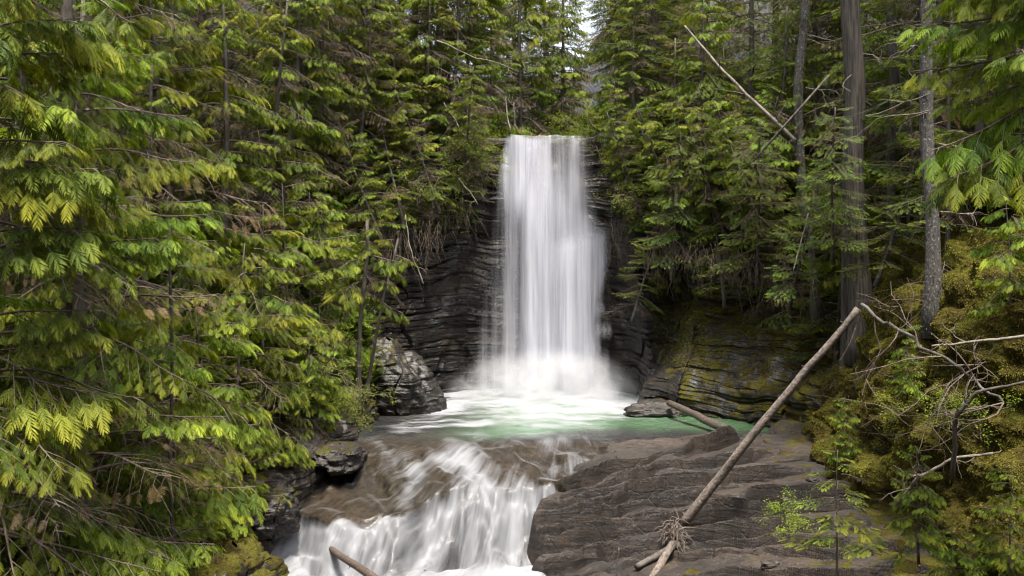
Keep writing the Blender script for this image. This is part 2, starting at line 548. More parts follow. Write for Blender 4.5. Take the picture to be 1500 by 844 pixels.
sheets = []
c1, c2, c3, c4 = sS[4] + 0, sS[8] - 1.0, sS[19] + .2, sS[23]
o1, V1, F1 = make_sheet('left_bank_far', sS[0], sS[3], .25, .5, M_ROCK); o1.name = 'near_left_bank'
o2, V2, F2 = make_sheet('left_bank', sS[3], c2, .04, .8, M_ROCK)
o3, V3, F3 = make_sheet('cliff', c2, c3, .03, 1.15, M_ROCK)
o4, V4, F4 = make_sheet('right_bank', c3, c4, .035, 1.0, M_ROCK)
o5, V5, F5 = make_sheet('near_right_bank', c4, sS[-1], .25, .5, M_ROCK)
BV = []
for V_, F_ in ((V1, F1), (V2, F2), (V3, F3), (V4, F4), (V5, F5)):
    st = 1
    BV.append(BVHTree.FromPolygons([tuple(v) for v in V_.tolist()], F_.tolist()))


def ground(x, y, top=60):
    for o_ in (0, .4, -.4, .8, -.8, 1.3, -1.3, 2):
        g_ = ground1(x + o_, y, top)
        if g_ is not None: return g_
    return 0


def ground1(x, y, top=60):
    best = None
    for b in BV:
        h = b.ray_cast(Vector((x, y, top)), Vector((0, 0, -1)))
        if h[0] is not None and (best is None or h[0].z > best):
            best = h[0].z
    return best


print('sheets', time.time() - T0)

# unseen ridge added behind the camera, standing for forest, to block low sky light
th = np.linspace(R(185), R(355), 90); rr_ = np.linspace(0, 1, 26)
TH, RR = np.meshgrid(th, rr_)
rad_ = 16 + 60 * RR
X_, Y_ = np.cos(TH) * rad_, -2 + np.sin(TH) * rad_
Z_ = -2.2 + 36 * ss(0, .55, RR) + 6 * RR + 2.0 * fbm(X_ * .2, Y_ * .2, 0, o=4, seed=88) * ss(0, .2, RR)
ridge = link('light_block_hills', npmesh('light_block_hills', np.stack([X_, Y_, Z_], -1).reshape(-1, 3), gridfaces(26, 90), [M_ROCK], attrs={'moss': np.full(X_.size, .6)}, smooth=True))
tag(ridge, kind='structure')


# ------------------------------------------------------------------ river bed, slab shelf and water
def xb(Y):      # where the water stops and the bare slab starts
    return .62 + (2.3 - .62) * ss(21.2, 24.6, Y) + (Y > 24.6) * 20


def lipY(X):
    return 22.1 + .22 * vn(X * .9, 3, 0, seed=2) + .22 * vn(X * 2.6, 3, 0, seed=4) - 1.15 * ss(-1.3, -2.5, X) + .35 * ss(-3.6, -4.6, X)


def water_z(X, Y):
    lip = lipY(X)
    tilt = -.34 * ss(-.6, -3.0, X)
    up = (-.50 + tilt) * ss(25.8, 21.2, Y) + .0 * X
    lum = ss(25.5, 24.2, Y) * (.10 * fbm(X * 1.3, Y * .8, 0, o=3, seed=31) + .05 * fbm(X * 3.5 + Y, Y * 1.3, 0, o=2, seed=33))
    up = up + lum
    t = (lip - Y) / (1.15 + .3 * vn(X * 1.4, 0, 0, seed=6))
    f = ss(0, 1.0, t)
    fall = f ** .85
    stp = .20 * fbm(X * 2.0, t * 2.2, 0, o=3, seed=41) * ss(0, .2, t) * (1 - ss(.9, 1.3, t))
    lowz = -1.9 + .05 * fbm(X * 1.6, Y * 1.6, 0, o=3, seed=43) * (1 - ss(1, 4, t)) + .16 * ss(1.9, .9, t) * (.5 + .5 * vn(X * 2.1, 9, 0, seed=45))
    return up * (1 - fall) + lowz * fall + stp, t, lip


def terr(h, step, x, y, seed, sharp=.12):
    q = h / step + .5 * fbm(x * .45, y * .45, 0, o=3, seed=seed)
    L = np.floor(q)
    fr = q - L
    return (L + ss(0, sharp, fr)) * step + (fr - .5) * step * .22 - .5 * fbm(x * .45, y * .45, 0, o=3, seed=seed) * step


def shelf_base(X, Y):
    fall = .30 * (24.5 - Y) * (1 - .92 * ss(1.5, 7.5, X)) + .06 * (24.5 - Y)
    return .14 - fall - .42 * ss(3.0, .7, X) * ss(22.2, 19.6, Y) + .07 * fbm(X * .35, Y * .35, 0, o=2, seed=51)


def on_base(px, py):
    lo, hi = 8.0, 40.0
    for _ in range(40):
        m_ = (lo + hi) / 2
        p = P(px, py, m_)
        if p[2] > float(shelf_base(p[0], p[1])): lo = m_
        else: hi = m_
    return P(px, py, lo)[:2]


# ledge lines of the slab, in plan, with the height of each step
LEDGES = [([(760, 728), (835, 717), (890, 697), (950, 682), (995, 667), (1025, 654), (1080, 640)], .16),
          ([(820, 746), (860, 724), (910, 709), (960, 694), (1020, 684), (1070, 674), (1120, 668)], .10),
          ([(790, 775), (825, 767), (885, 752), (920, 727), (980, 712), (1040, 709), (1110, 697), (1180, 692)], .16),
          ([(780, 786), (860, 769), (925, 744), (1000, 731), (1070, 742), (1160, 727), (1250, 722)], .12),
          ([(780, 799), (860, 789), (930, 776), (1000, 769), (1060, 751), (1130, 747)], .14),
          ([(780, 828), (810, 822), (860, 807), (905, 794), (970, 784), (1060, 777), (1150, 768), (1260, 770)], .15),
          ([(800, 850), (860, 838), (930, 817), (1000, 807), (1100, 800), (1200, 806), (1330, 800)], .10),
          ([(780, 880), (960, 850), (1100, 838), (1250, 842), (1400, 830)], .12)]
LEDGES += [([(900, 705), (960, 699), (1040, 694), (1120, 684), (1190, 672)], .06),
           ([(800, 757), (850, 745), (900, 731), (960, 722), (1030, 716), (1090, 706)], .07),
           ([(840, 796), (900, 781), (970, 758), (1030, 752), (1100, 757), (1180, 745)], .07),
           ([(1090, 735), (1160, 745), (1240, 738), (1330, 748)], .10),
           ([(800, 812), (870, 800), (930, 801), (1010, 791), (1110, 787), (1230, 790)], .08)]
LEDW = [(np.array([on_base(*q) for q in l]), h) for l, h in LEDGES]


def shelf_z(X, Y):
    z = shelf_base(X, Y)
    rag = .12 * fbm(X * 1.7, Y * .6, 0, o=3, seed=53, g=.5)
    for k, (L, H) in enumerate(LEDW):
        o = np.argsort(L[:, 0])
        yl = np.interp(X, L[o, 0], L[o, 1]) + rag + .025 * vn(X * 5, k, 0, seed=5)
        ends = ss(L[:, 0].min() - .5, L[:, 0].min() + .2, X) * (1 - ss(L[:, 0].max() - .3, L[:, 0].max() + .5, X))
        Hh = 1.75 * H * ends * np.clip(.85 + .7 * vn(X * 1.1, k * 5.3, 0, seed=54), .15, 1.5)
        d = Y - yl
        z = z + .5 * Hh * np.where(d > 0, np.exp(-d / .8), -np.exp(d / .45)) * ss(0, .02, np.abs(d))
        z = z - (.6 * Hh + .05 * ends) * np.exp(-((d + .045) / .035) ** 2)
        # thinner leaf of rock part way down the riser
        d2 = d + .07 + .05 * vn(X * 3.1, k * 2.2, 0, seed=56)
        z = z + .25 * Hh * np.where(d2 > 0, np.exp(-d2 / .3), -np.exp(d2 / .2)) * (d2 * 0 + 1)
    cr = np.abs(vn(X * 1.1 + .5 * vn(X, Y, 0, seed=60), Y * .7 + .5 * vn(X, Y, 5, seed=61), 0, seed=59))
    z = z - .05 * (1 - ss(0, .03, cr))
    return z + .016 * fbm(X * 2.2, Y * 3.4, 0, o=6, seed=58, g=.58)


def bed_z(X, Y):
    wz, t, lip = water_z(X, Y)
    depth = .10 + .07 * fbm(X * 1.5, Y * 1.2, 0, o=3, seed=61)
    bed = wz - depth - .5 * ss(25.3, 26.6, Y) - .5 * ss(1.3, 1.9, t)
    bed += .03 * fbm(X * 5, Y * 5, 0, o=3, seed=63)
    sh = shelf_z(X, Y)
    edgew = .18 * vn(Y * 2.2, 0, 0, seed=66) + .1 * vn(Y * 6, 0, 0, seed=67)
    k = ss(-.12, .10, X - (xb(np.minimum(Y, 24.5)) + edgew))
    k = k * (1 - ss(24.35, 24.75, Y + .18 * fbm(X * 1.2, 0, 0, o=3, seed=68) - .25 * ss(4, 7, X)))
    # right floor behind the slab, towards the bank foot
    k2 = ss(6.2, 7.2, X + .3 * vn(Y, 0, 0, seed=69)) * (1 - ss(26.4, 27.4, Y))
    k = np.maximum(k, k2)
    z = bed * (1 - k) + sh * k
    return z, k


xs = np.concatenate([np.arange(-6.5, 9.6, .03)])
ys = np.concatenate([np.arange(-12, 15, .5), np.arange(15, 26.6, .021), np.arange(26.6, 37, .12)])
Xg, Yg = np.meshgrid(xs, ys)
Zb, Kb = bed_z(Xg, Yg)
mossb = .05 + .28 * ss(4.4, 7.2, Xg) * ss(.4, .9, Kb) + .22 * ss(20.5, 18, Yg) * ss(.5, 1, Kb) + .12 * fbm(Xg * .7, Yg * .7, 0, o=3, seed=71)
mossb = mossb * ss(.3, .9, Kb)
Vb = np.stack([Xg, Yg, Zb], -1).reshape(-1, 3)
Fb = gridfaces(len(ys), len(xs))
bed = link('riverbed', npmesh('riverbed', Vb, Fb, [M_SHELF], attrs={'moss': mossb.reshape(-1)}, ))
tag(bed, kind='structure')
BVB = BVHTree.FromPolygons([tuple(v) for v in Vb.tolist()], Fb.tolist())


def floor_z(x, y):
    h = BVB.ray_cast(Vector((x, y, 20)), Vector((0, 0, -1)))
    return h[0].z if h[0] is not None else 0


# water sheet
xs = np.arange(-6.2, 9.2, .03)
ys = np.concatenate([np.arange(-12, 17, .5), np.arange(17, 26.6, .026), np.arange(26.6, 36.2, .04)])
Xw, Yw = np.meshgrid(xs, ys)
Zw, tw, lipw = water_z(Xw, Yw)
pool = ss(24.6, 25.8, Yw)
# boil around the foot of the fall
dx, dy = Xw - 1.2, Yw - 34.0
dd = np.sqrt((dx * .85) ** 2 + (dy * .62) ** 2)
Zw = Zw + pool * (.10 * np.exp(-(dd / 1.5) ** 2) + .035 * fbm(Xw * 1.8, Yw * 1.1, 0, o=3, seed=81) * np.exp(-(dd / 6) ** 2))
# keep the sheet under the bare slab
Zw = Zw - .5 * ss(xb(Yw) - .05, xb(Yw) + .45, Xw) * (Yw < 24.7)
# foam
adv = fbm(Xw * 1.1, Yw * 2.3 + .6 * np.abs(Xw - 1), 0, o=4, seed=91)
adv2 = fbm(Xw * .9 + 5, Yw * .55, 0, o=3, seed=93)
fpool = 1.12 - .135 * dd + .55 * adv + .12 * fbm(Xw * 3, Yw * 6, 0, o=3, seed=92) - .85 * ss(1.2, 4.0, Xw - .3 * (Yw - 27)) * ss(30.3, 27.8, Yw) - .9 * ss(-3.0, -4.2, Xw - .1 * (Yw - 28)) - .55 * ss(28.2, 25.4, Yw)
fpool = np.clip(fpool, 0, 1)
frap = .13 + .45 * adv2 + .22 * fbm(Xw * 2.6 + Yw * .8, Yw * .6, 0, o=2, seed=95) + .2 * ss(23.0, 21.6, Yw) * (.5 + .5 * vn(Xw * 1.5, Yw * .4, 0, seed=97))
frap = np.clip(frap, .02, .8)
ffall = np.clip(.70 + .30 * fbm(Xw * 1.7, tw * .5, 0, o=3, seed=99), 0, 1)
flow = np.clip(.86 - .10 * (tw - 1.2) + .28 * fbm(Xw * 1.2, Yw * 1.4, 0, o=3, seed=101), 0, 1)
pool = ss(24.4, 26.6, Yw + .7 * fbm(Xw * .7, Yw * .3, 0, o=3, seed=107))
foam = fpool * pool + frap * (1 - pool) * (1 - ss(0, .22, tw)) + ffall * ss(0, .22, tw) * (1 - ss(1.0, 1.3, tw)) + flow * ss(1.0, 1.3, tw)
foam *= 1 - ss(.1, .7, xb(Yw) * 0 + Xw - .3) * ss(1.15, 1.8, tw) * .85
wY = Yw + .5 * fbm(Xw * .8, Yw * .3, 0, o=3, seed=103) - .28 * np.minimum(Xw, 2)
green = ss(25.1, 26.6, wY) * ss(-2.6, .5, Xw) * .8
# flow coordinates: fan from the pool exit, vertical down the cascade
ang = np.arctan2(Xw - 1.6, 29.5 - Yw) * 5.0
rad = np.sqrt((Xw - 1.6) ** 2 + (Yw - 29.5) ** 2)
u1, v1 = ang, rad
u2 = np.arctan2(Xw - 1.2, 37.5 - Yw) * 6
U = np.where(Yw > 26.2, 0, 1) * 0 + u1
# in the pool streaks run round the basin
kp = ss(25.6, 26.8, Yw)
U = U * (1 - kp) + (dd * 1.1) * kp
Vv = (rad - 1.2 * np.minimum(0, 0)) + 1.4 * np.clip(tw, 0, 1.2)
Vv = Vv * (1 - kp) + (np.arctan2(dy, dx) * 1.6) * kp
me = npmesh('river_water', np.stack([Xw, Yw, Zw], -1).reshape(-1, 3), gridfaces(len(ys), len(xs)), [M_RIVER],
            attrs={'foam': foam.reshape(-1), 'green': green.reshape(-1)}, uv=np.stack([U, Vv], -1).reshape(-1, 2), smooth=True)
tag(link('river_water', me), kind='structure')
# stream above the lip
xs = np.arange(-1.2, 4.2, .1); ys = np.arange(35.25, 60, .2)
Xu, Yu = np.meshgrid(xs, ys)
Zu = 8.86 + .04 * (Yu - 35.3) + .03 * fbm(Xu * 2, Yu * 1.2, 0, o=3, seed=6)
me = npmesh('upper_stream', np.stack([Xu, Yu, Zu], -1).reshape(-1, 3), gridfaces(len(ys), len(xs)), [M_RIVER],
            attrs={'foam': np.full(Xu.size, .45), 'green': np.zeros(Xu.size)}, uv=np.stack([Xu, Yu], -1).reshape(-1, 2), smooth=True)
tag(link('upper_stream', me), kind='structure')
print('water', time.time() - T0)


# ------------------------------------------------------------------ the fall: curtains of water
def curtain(ptsL, ptsR, Yf, dens, seed, nu=90, nv=260, bulge=.10):
    """ptsL/ptsR: (px,py) photo outline turned into metres on the fall plane; Yf(u,v) depth; dens(u,v,x,z)"""
    vL = np.array([P(a, b, 34.2) for a, b in ptsL]); vR = np.array([P(a, b, 34.2) for a, b in ptsR])
    v = np.linspace(0, 1, nv); u = np.linspace(0, 1, nu)
    def sam(A):
        t = np.linspace(0, 1, len(A)); return np.stack([np.interp(v, t, A[:, k]) for k in (0, 2)], 1)
    L, Rr = sam(vL), sam(vR)
    for A in (L, Rr):
        for _ in range(14): A[1:-1] = .25 * A[:-2] + .5 * A[1:-1] + .25 * A[2:]
    XX = L[:, None, 0] * (1 - u) + Rr[:, None, 0] * u
    ZZ = L[:, None, 1] * (1 - u) + Rr[:, None, 1] * u
    UU, VV = np.meshgrid(u, v)
    YY = Yf(UU, VV, XX, ZZ)
    YY = YY - bulge * fbm(XX * 2.4 + seed, ZZ * .16, 0, o=3, seed=seed) - .03 * fbm(XX * 9, ZZ * .3, 0, o=2, seed=seed + 5)
    ZZ = ZZ + (.03 * fbm(XX * 2.6, seed, 0, o=3, seed=3)) * (1 - VV) ** 6
    D = np.clip(dens(UU, VV, XX, ZZ), 0, 1)
    D = D * (1 - .55 * (1 - ss(0, .05, VV)) * ss(-.2, .5, fbm(XX * 3.5, ZZ * 2, 0, o=3, seed=33)))
    e = ss(0, .22, UU) * (1 - ss(.78, 1, UU))
    e = np.where(e > 0, e, 0)
    D = D * e * (1 if 'lip' in str(seed) else 1)
    return np.stack([XX, YY, ZZ], -1).reshape(-1, 3), gridfaces(nv, nu), D.reshape(-1), np.stack([XX + seed * 3.1, -ZZ + seed], -1).reshape(-1, 2)


def yfall(base, out):
    return lambda u, v, x, z: base - out * np.sqrt(np.clip(v, 0, 1)) * 1.0


cur = []
# main fall
cur.append(curtain([(738, 193), (736, 250), (742, 310), (748, 345), (748, 400), (746, 450), (742, 520), (736, 585)], [(872, 195), (874, 250), (877, 300), (893, 345), (892, 395), (878, 450), (878, 520), (882, 585)],
    lambda u, v, x, z: 35.05 - .75 * v ** .55, lambda u, v, x, z: .56 + .28 * ss(.0, .25, v) + .30 * vn(x * 2.6, z * .10, 0, seed=1) - .34 * ss(.60, .9, u) * (1 - ss(.28, .42, v)) - .12 * ss(.3, 1, v) * ss(.35, .1, u), 1))
cur.append(curtain([(752, 215), (757, 300), (760, 400), (758, 500), (752, 588)], [(822, 215), (838, 300), (842, 400), (846, 500), (850, 588)],
    lambda u, v, x, z: 34.75 - .72 * v ** .55, lambda u, v, x, z: .66 * ss(0, .3, v) + .3 * vn(x * 3.1, z * .1, 0, seed=2), 2))
# left shoulder spill
cur.append(curtain([(740, 195), (731, 225), (727, 260), (733, 300), (744, 340)], [(800, 200), (795, 230), (785, 260), (780, 300), (778, 340)],
    lambda u, v, x, z: 34.85 - .35 * v, lambda u, v, x, z: (.75 + .3 * vn(x * 4, z * .5, 0, seed=3)) * (1 - ss(.6, 1, v)), 3))
# left thin veil
cur.append(curtain([(728, 240), (716, 330), (706, 420), (698, 500), (692, 570)], [(762, 240), (764, 330), (764, 420), (764, 500), (764, 575)],
    lambda u, v, x, z: 34.75 - .55 * v ** .7, lambda u, v, x, z: .17 + .34 * ss(.25, 1, u) + .22 * vn(x * 5, z * .1, 0, seed=4) + .16 * ss(.6, 1, v), 4))
# right curtain from the mid step
cur.append(curtain([(800, 345), (800, 400), (805, 460), (812, 520), (815, 582)], [(896, 322), (897, 375), (884, 435), (880, 505), (882, 580)],
    lambda u, v, x, z: 34.05 - .45 * v ** .6, lambda u, v, x, z: (.72 + .3 * vn(x * 3, z * .15, 0, seed=5)) * ss(0, .13, v) * (1 - .35 * ss(.35, .8, v) * ss(.6, 1, u)), 5))
# right rills stepping down the ledges
for k, (a, b, c, d) in enumerate([(858, 433, 888, 470), (862, 465, 896, 500), (848, 480, 880, 540), (870, 500, 892, 575), (846, 520, 884, 582)]):
    cur.append(curtain([(a + 8, b), (a + 3, (b + d) / 2), (a, d)], [(c, b + 4), (c + 3, (b + d) / 2), (c + 1, d)],
        lambda u, v, x, z, k=k: 34.2 - .2 * (k % 3) - .2 * v, lambda u, v, x, z: .36 * ss(0, .5, v) * (1 - ss(.5, 1, v)) * np.sin(u * PI), 8 + k, nu=40, nv=70))
Vc, Fc, Dc, Uc, n0 = [], [], [], [], 0
for v_, f_, d_, u_ in cur:
    Vc.append(v_); Fc.append(f_ + n0); Dc.append(d_); Uc.append(u_); n0 += len(v_)
me = npmesh('waterfall', np.concatenate(Vc), np.concatenate(Fc), [M_FALLS], attrs={'dens': np.concatenate(Dc)}, uv=np.concatenate(Uc), smooth=True)
tag(link('waterfall', me), kind='structure')


# mist at the foot
def blob_mesh(name, c, r, mat):
    n, m = 14, 24
    V = []
    for i in range(n + 1):
        ph = PI * i / n
        for j in range(m):
            th = 2 * PI * j / m
            V.append((c[0] + r[0] * math.sin(ph) * math.cos(th), c[1] + r[1] * math.sin(ph) * math.sin(th), c[2] + r[2] * math.cos(ph)))
    Fq = [[i * m + j, (i + 1) * m + j, (i + 1) * m + (j + 1) % m, i * m + (j + 1) % m] for i in range(n) for j in range(m)]
    return npmesh(name, np.array(V), np.array(Fq), [mat], smooth=True)


m, nt = newmat('spray_mist'); n = N(nt)
MC, MR = (1.15, 32.9, .1), (3.6, 1.9, 1.7)
g = n('ShaderNodeNewGeometry')
mp = n('ShaderNodeMapping', {0: g.outputs['Position']}, vector_type='POINT')
mp.inputs['Location'].default_value = (-MC[0] / MR[0], -MC[1] / MR[1], -MC[2] / MR[2])
mp.inputs['Scale'].default_value = (1 / MR[0], 1 / MR[1], 1 / MR[2])
ln = n('ShaderNodeVectorMath', {0: mp.outputs[0]}, operation='LENGTH').outputs['Value']
ff = n.smooth(n.math('SUBTRACT', 1.0, ln), .0, .9)
dn = n.math('MULTIPLY', n.math('MULTIPLY', ff, n.smooth(n.noise(g.outputs['Position'], 1.1, 4), .36, .66)), 4.0)
pv = n('ShaderNodeVolumePrincipled', {'Color': (.93, .94, .97, 1), 'Density': dn, 'Anisotropy': .2})
n.out(None, vol=pv.outputs[0])
mist = link('spray_mist', blob_mesh('spray_mist', MC, MR, m))
tag(mist, 'white spray mist at the foot of the waterfall', None, None, 'stuff')
M_MIST = m
print('falls', time.time() - T0)


# ------------------------------------------------------------------ foliage
def rot_frame(d, up):
    d = d / np.linalg.norm(d)
    y = np.cross(up, d); ny = np.linalg.norm(y)
    if ny < 1e-3:
        y = np.array([0, 1.0, 0])
    else:
        y /= ny
    z = np.cross(d, y)
    return np.stack([d, y, z], 1)


def frond_tpl(kind, hi, r):
    """unit-length flat spray along +x; returns V,F,t"""
    V, Fq, Tt = [], [], []
    def quad(p):
        b = len(V); V.extend(p[0]); Tt.extend(p[1]); Fq.append([b, b + 1, b + 2, b + 3])
    if kind == 'cedar': npair, W, wd, dro, a0, a1 = (9 if hi else 9), .55, .040 if hi else .036, .40, 50, 20
    elif kind == 'hem': npair, W, wd, dro, a0, a1 = (12 if hi else 9), .30, .05, .12, 68, 40
    else: npair, W, wd, dro, a0, a1 = 9, .3, .08, .5, 70, 45
    ax = lambda t: np.array([t, .03 * math.sin(t * 5 + r.random() * .1), -dro * t * t])
    for i in range(npair):
        for sgn in (-1, 1):
            t = .06 + .90 * (i + (.0 if sgn < 0 else .45)) / npair
            ln_ = W * min(1, .50 + 1.9 * t) * (1 - t) ** .55 * r.uniform(.8, 1.15) + .05
            an = R(a0 + (a1 - a0) * t + r.uniform(-6, 6))
            b = ax(t)
            dz = -r.uniform(.25, .75) if kind == 'cedar' else -r.uniform(0, .3)
            d = np.array([math.cos(an), sgn * math.sin(an), 0.0])
            pr_ = np.array([-d[1], d[0], 0]) * wd
            if kind == 'cedar': pr_ = pr_ * (1 + .4 * (1 - t))
            tlt = np.array([0, 0, r.uniform(-.35, .35) * wd])
            pts = [b + d * ln_ * q + np.array([0, 0, dz * ln_ * q * q]) for q in (0, .5, 1)]
            if not hi:
                quad(([pts[0] - pr_ * .25, pts[0] + pr_ * .25, pts[1] + pr_ * .5 + tlt, pts[1] - pr_ * .5 - tlt], [t * .5] * 2 + [t * .7 + .1] * 2))
                quad(([pts[1] - pr_ * .5 - tlt, pts[1] + pr_ * .5 + tlt, pts[2] + pr_ * .12, pts[2] - pr_ * .12], [t * .7 + .1] * 2 + [t * .8 + .2] * 2))
            else:
                cp = lambda q: b + d * ln_ * q + np.array([0, 0, dz * ln_ * q * q])
                wq = (.35, .62, .55, .10)
                for j in range(3):
                    q0, q1 = j / 3, (j + 1) / 3
                    A, B = cp(q0), cp(q1)
                    tw = np.array([0, 0, .25 * wd * (1 if j % 2 else -1)])
                    quad(([A - pr_ * wq[j], A + pr_ * wq[j], B + pr_ * wq[j + 1] + tw, B - pr_ * wq[j + 1] - tw], [t * .5 + q0 * .4] * 2 + [t * .5 + q1 * .5] * 2))
                for j in range(4):
                    q = (j + .5) / 4.6
                    c0 = cp(q)
                    for s2 in (-1, 1):
                        a2 = an + s2 * R(38)
                        d2 = np.array([math.cos(a2), math.sin(a2) if sgn > 0 else math.sin(-abs(a2)) if False else sgn * math.sin(a2), 0])
                        n2 = np.array([-d2[1], d2[0], 0]) * wd * .22
                        ll = wd * 1.35 * (1.1 - q * .6)
                        e = c0 + d2 * ll + np.array([0, 0, -ll * .25])
                        m2 = c0 + d2 * ll * .5
                        quad(([c0, m2 - n2, e, m2 + n2], [t * .5 + q * .4] * 2 + [t * .5 + q * .5 + .1] * 2))
    # mid rib
    for i in range(3):
        a, b = ax(i / 3), ax((i + 1) / 3)
        w = np.array([0, .008 * (1 - i * .3), 0])
        quad(([a - w, a + w, b + w, b - w], [i / 3] * 4))
    return np.array(V), np.array(Fq), np.array(Tt)


_r = random.Random(3)
TPL = {(k, h): [frond_tpl(k, h, _r) for _ in range(5)] for k in ('cedar', 'hem') for h in (True, False)}
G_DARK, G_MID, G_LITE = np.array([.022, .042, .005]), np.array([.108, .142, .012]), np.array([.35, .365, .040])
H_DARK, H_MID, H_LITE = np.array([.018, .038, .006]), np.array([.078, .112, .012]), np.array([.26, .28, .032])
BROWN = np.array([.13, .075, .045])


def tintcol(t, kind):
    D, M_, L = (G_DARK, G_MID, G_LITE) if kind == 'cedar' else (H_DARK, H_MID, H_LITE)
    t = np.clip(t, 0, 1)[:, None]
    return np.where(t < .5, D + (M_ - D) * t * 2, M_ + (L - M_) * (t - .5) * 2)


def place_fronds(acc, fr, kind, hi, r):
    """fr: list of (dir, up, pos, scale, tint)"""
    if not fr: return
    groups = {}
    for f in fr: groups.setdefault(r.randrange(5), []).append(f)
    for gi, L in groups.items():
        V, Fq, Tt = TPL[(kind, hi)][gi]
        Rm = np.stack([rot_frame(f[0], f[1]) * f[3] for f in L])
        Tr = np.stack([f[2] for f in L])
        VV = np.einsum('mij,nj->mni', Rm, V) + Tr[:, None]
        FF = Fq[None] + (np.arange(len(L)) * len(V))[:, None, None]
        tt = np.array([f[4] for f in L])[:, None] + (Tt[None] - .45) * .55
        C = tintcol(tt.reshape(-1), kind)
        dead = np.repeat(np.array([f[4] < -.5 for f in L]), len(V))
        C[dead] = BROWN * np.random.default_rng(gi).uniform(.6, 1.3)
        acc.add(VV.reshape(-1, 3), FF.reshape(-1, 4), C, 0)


def bough(L, kind, hi, r, sag=.35, dead=False, dens=1.0, tint0=.45, fl=None):
    acc = Acc()
    n = 9
    yaw = r.uniform(-.25, .25)
    p = np.zeros(3); pts = [p.copy()]
    pit = r.uniform(.0, .3)
    for i in range(n):
        t = (i + 1) / n
        pit2 = pit - sag * 2.2 * t + (sag * 1.5 * max(0, t - .6) / .4)
        d = np.array([math.cos(pit2) * math.cos(yaw * t), math.cos(pit2) * math.sin(yaw * t), math.sin(pit2)])
        p = p + d * L / n
        pts.append(p.copy())
    pts = np.array(pts)
    tv, tq = tube(pts, np.linspace(.011 * L + .004, .004, n + 1), 4, caps=False)
    acc.add(tv, tq, (.07, .05, .035), 1)
    fr = []
    up = np.array([0, 0, 1.0])
    nb = int((9 + 3.2 * L) * dens)
    flen = fl or (.215 if kind == 'cedar' else .24) * r.uniform(.75, 1.25)
    for i in range(nb):
        t = .16 + .84 * (i + r.random() * .5) / nb
        s = -1 if i % 2 else 1
        x = t * n; i0 = min(int(x), n - 1)
        b = pts[i0] + (pts[i0 + 1] - pts[i0]) * (x - i0)
        d0 = pts[i0 + 1] - pts[i0]; d0 /= np.linalg.norm(d0)
        side = np.cross(up, d0) * s
        ln_ = .42 * L * (1 - t) ** .7 * min(1, t * 3 + .3) * r.uniform(.75, 1.2) + .12
        dirv = d0 * .75 + side * .8 + np.array([0, 0, -r.uniform(0, .25) * (1.5 if kind == 'cedar' else .6)])
        dirv /= np.linalg.norm(dirv)
        e = b + dirv * ln_ + np.array([0, 0, -.18 * ln_])
        mid = (b + e) / 2 + np.array([0, 0, .05 * ln_])
        tv, tq = tube([b, mid, e], [.006, .004, .002], 3, caps=False)
        acc.add(tv, tq, (.08, .055, .035) if not dead else (.15, .11, .08), 1)
        if dead:
            for q in range(3):
                a = b + (e - b) * r.random(); ee = a + np.array([r.uniform(-.25, .25), r.uniform(-.25, .25), -r.uniform(.05, .4)])
                tv, tq = tube([a, (a + ee) / 2 + np.array([0, 0, .03]), ee], [.004, .003, .0015], 3, caps=False)
                acc.add(tv, tq, (.14, .10, .075), 1)
            if r.random() < .85:
                fr.append((dirv + np.array([0, 0, -.5]), up, e, flen * r.uniform(.5, .9), -1))
            continue
        m_ = max(1, int(ln_ / (flen * .44)))
        ti = tint0 + r.uniform(-.2, .25)
        for j in range(m_):
            q = (j + .6) / m_
            o = b + (e - b) * q
            s2 = 1 if j % 2 else -1
            dd_ = dirv * .8 + np.cross(up, dirv) * s2 * r.uniform(.5, .9)
            dd_ = dd_ + np.array([0, 0, -(r.uniform(.1, .9) if kind == 'cedar' else r.uniform(-.05, .3))])
            nu = up + np.array([r.uniform(-.4, .4), r.uniform(-.4, .4), 0])
            fr.append((dd_, nu, o, flen * r.uniform(.6, 1.1), ti + r.uniform(-.12, .15)))
        fr.append((dirv + np.array([0, 0, -.3 if kind == 'cedar' else -.1]), up, e * .98 + b * .02, flen * r.uniform(.7, 1.1), ti + .12))
    place_fronds(acc, fr, kind, hi, r)
    return acc.get()


_r = random.Random(11)
BT = {}
for kind in ('cedar', 'hem'):
    for hi in (True, False):
        for Lb in (1.0, 2.0):
            BT[(kind, hi, Lb)] = [bough(Lb, kind, hi, _r, sag=(.42 if kind == 'cedar' else .25) * sg, dens=dn_) for sg, dn_ in ((1, 1), (.6, .8), (1.35, .7), (.9, .9), (.3, 1))]
BT['dead'] = [bough(1.6, 'hem', False, _r, sag=.4, dead=True) for _ in range(6)]
print('boughs', time.time() - T0, len(BT[('cedar', True, 2.0)][0][1]), len(BT[('cedar', False, 2.0)][0][1]))


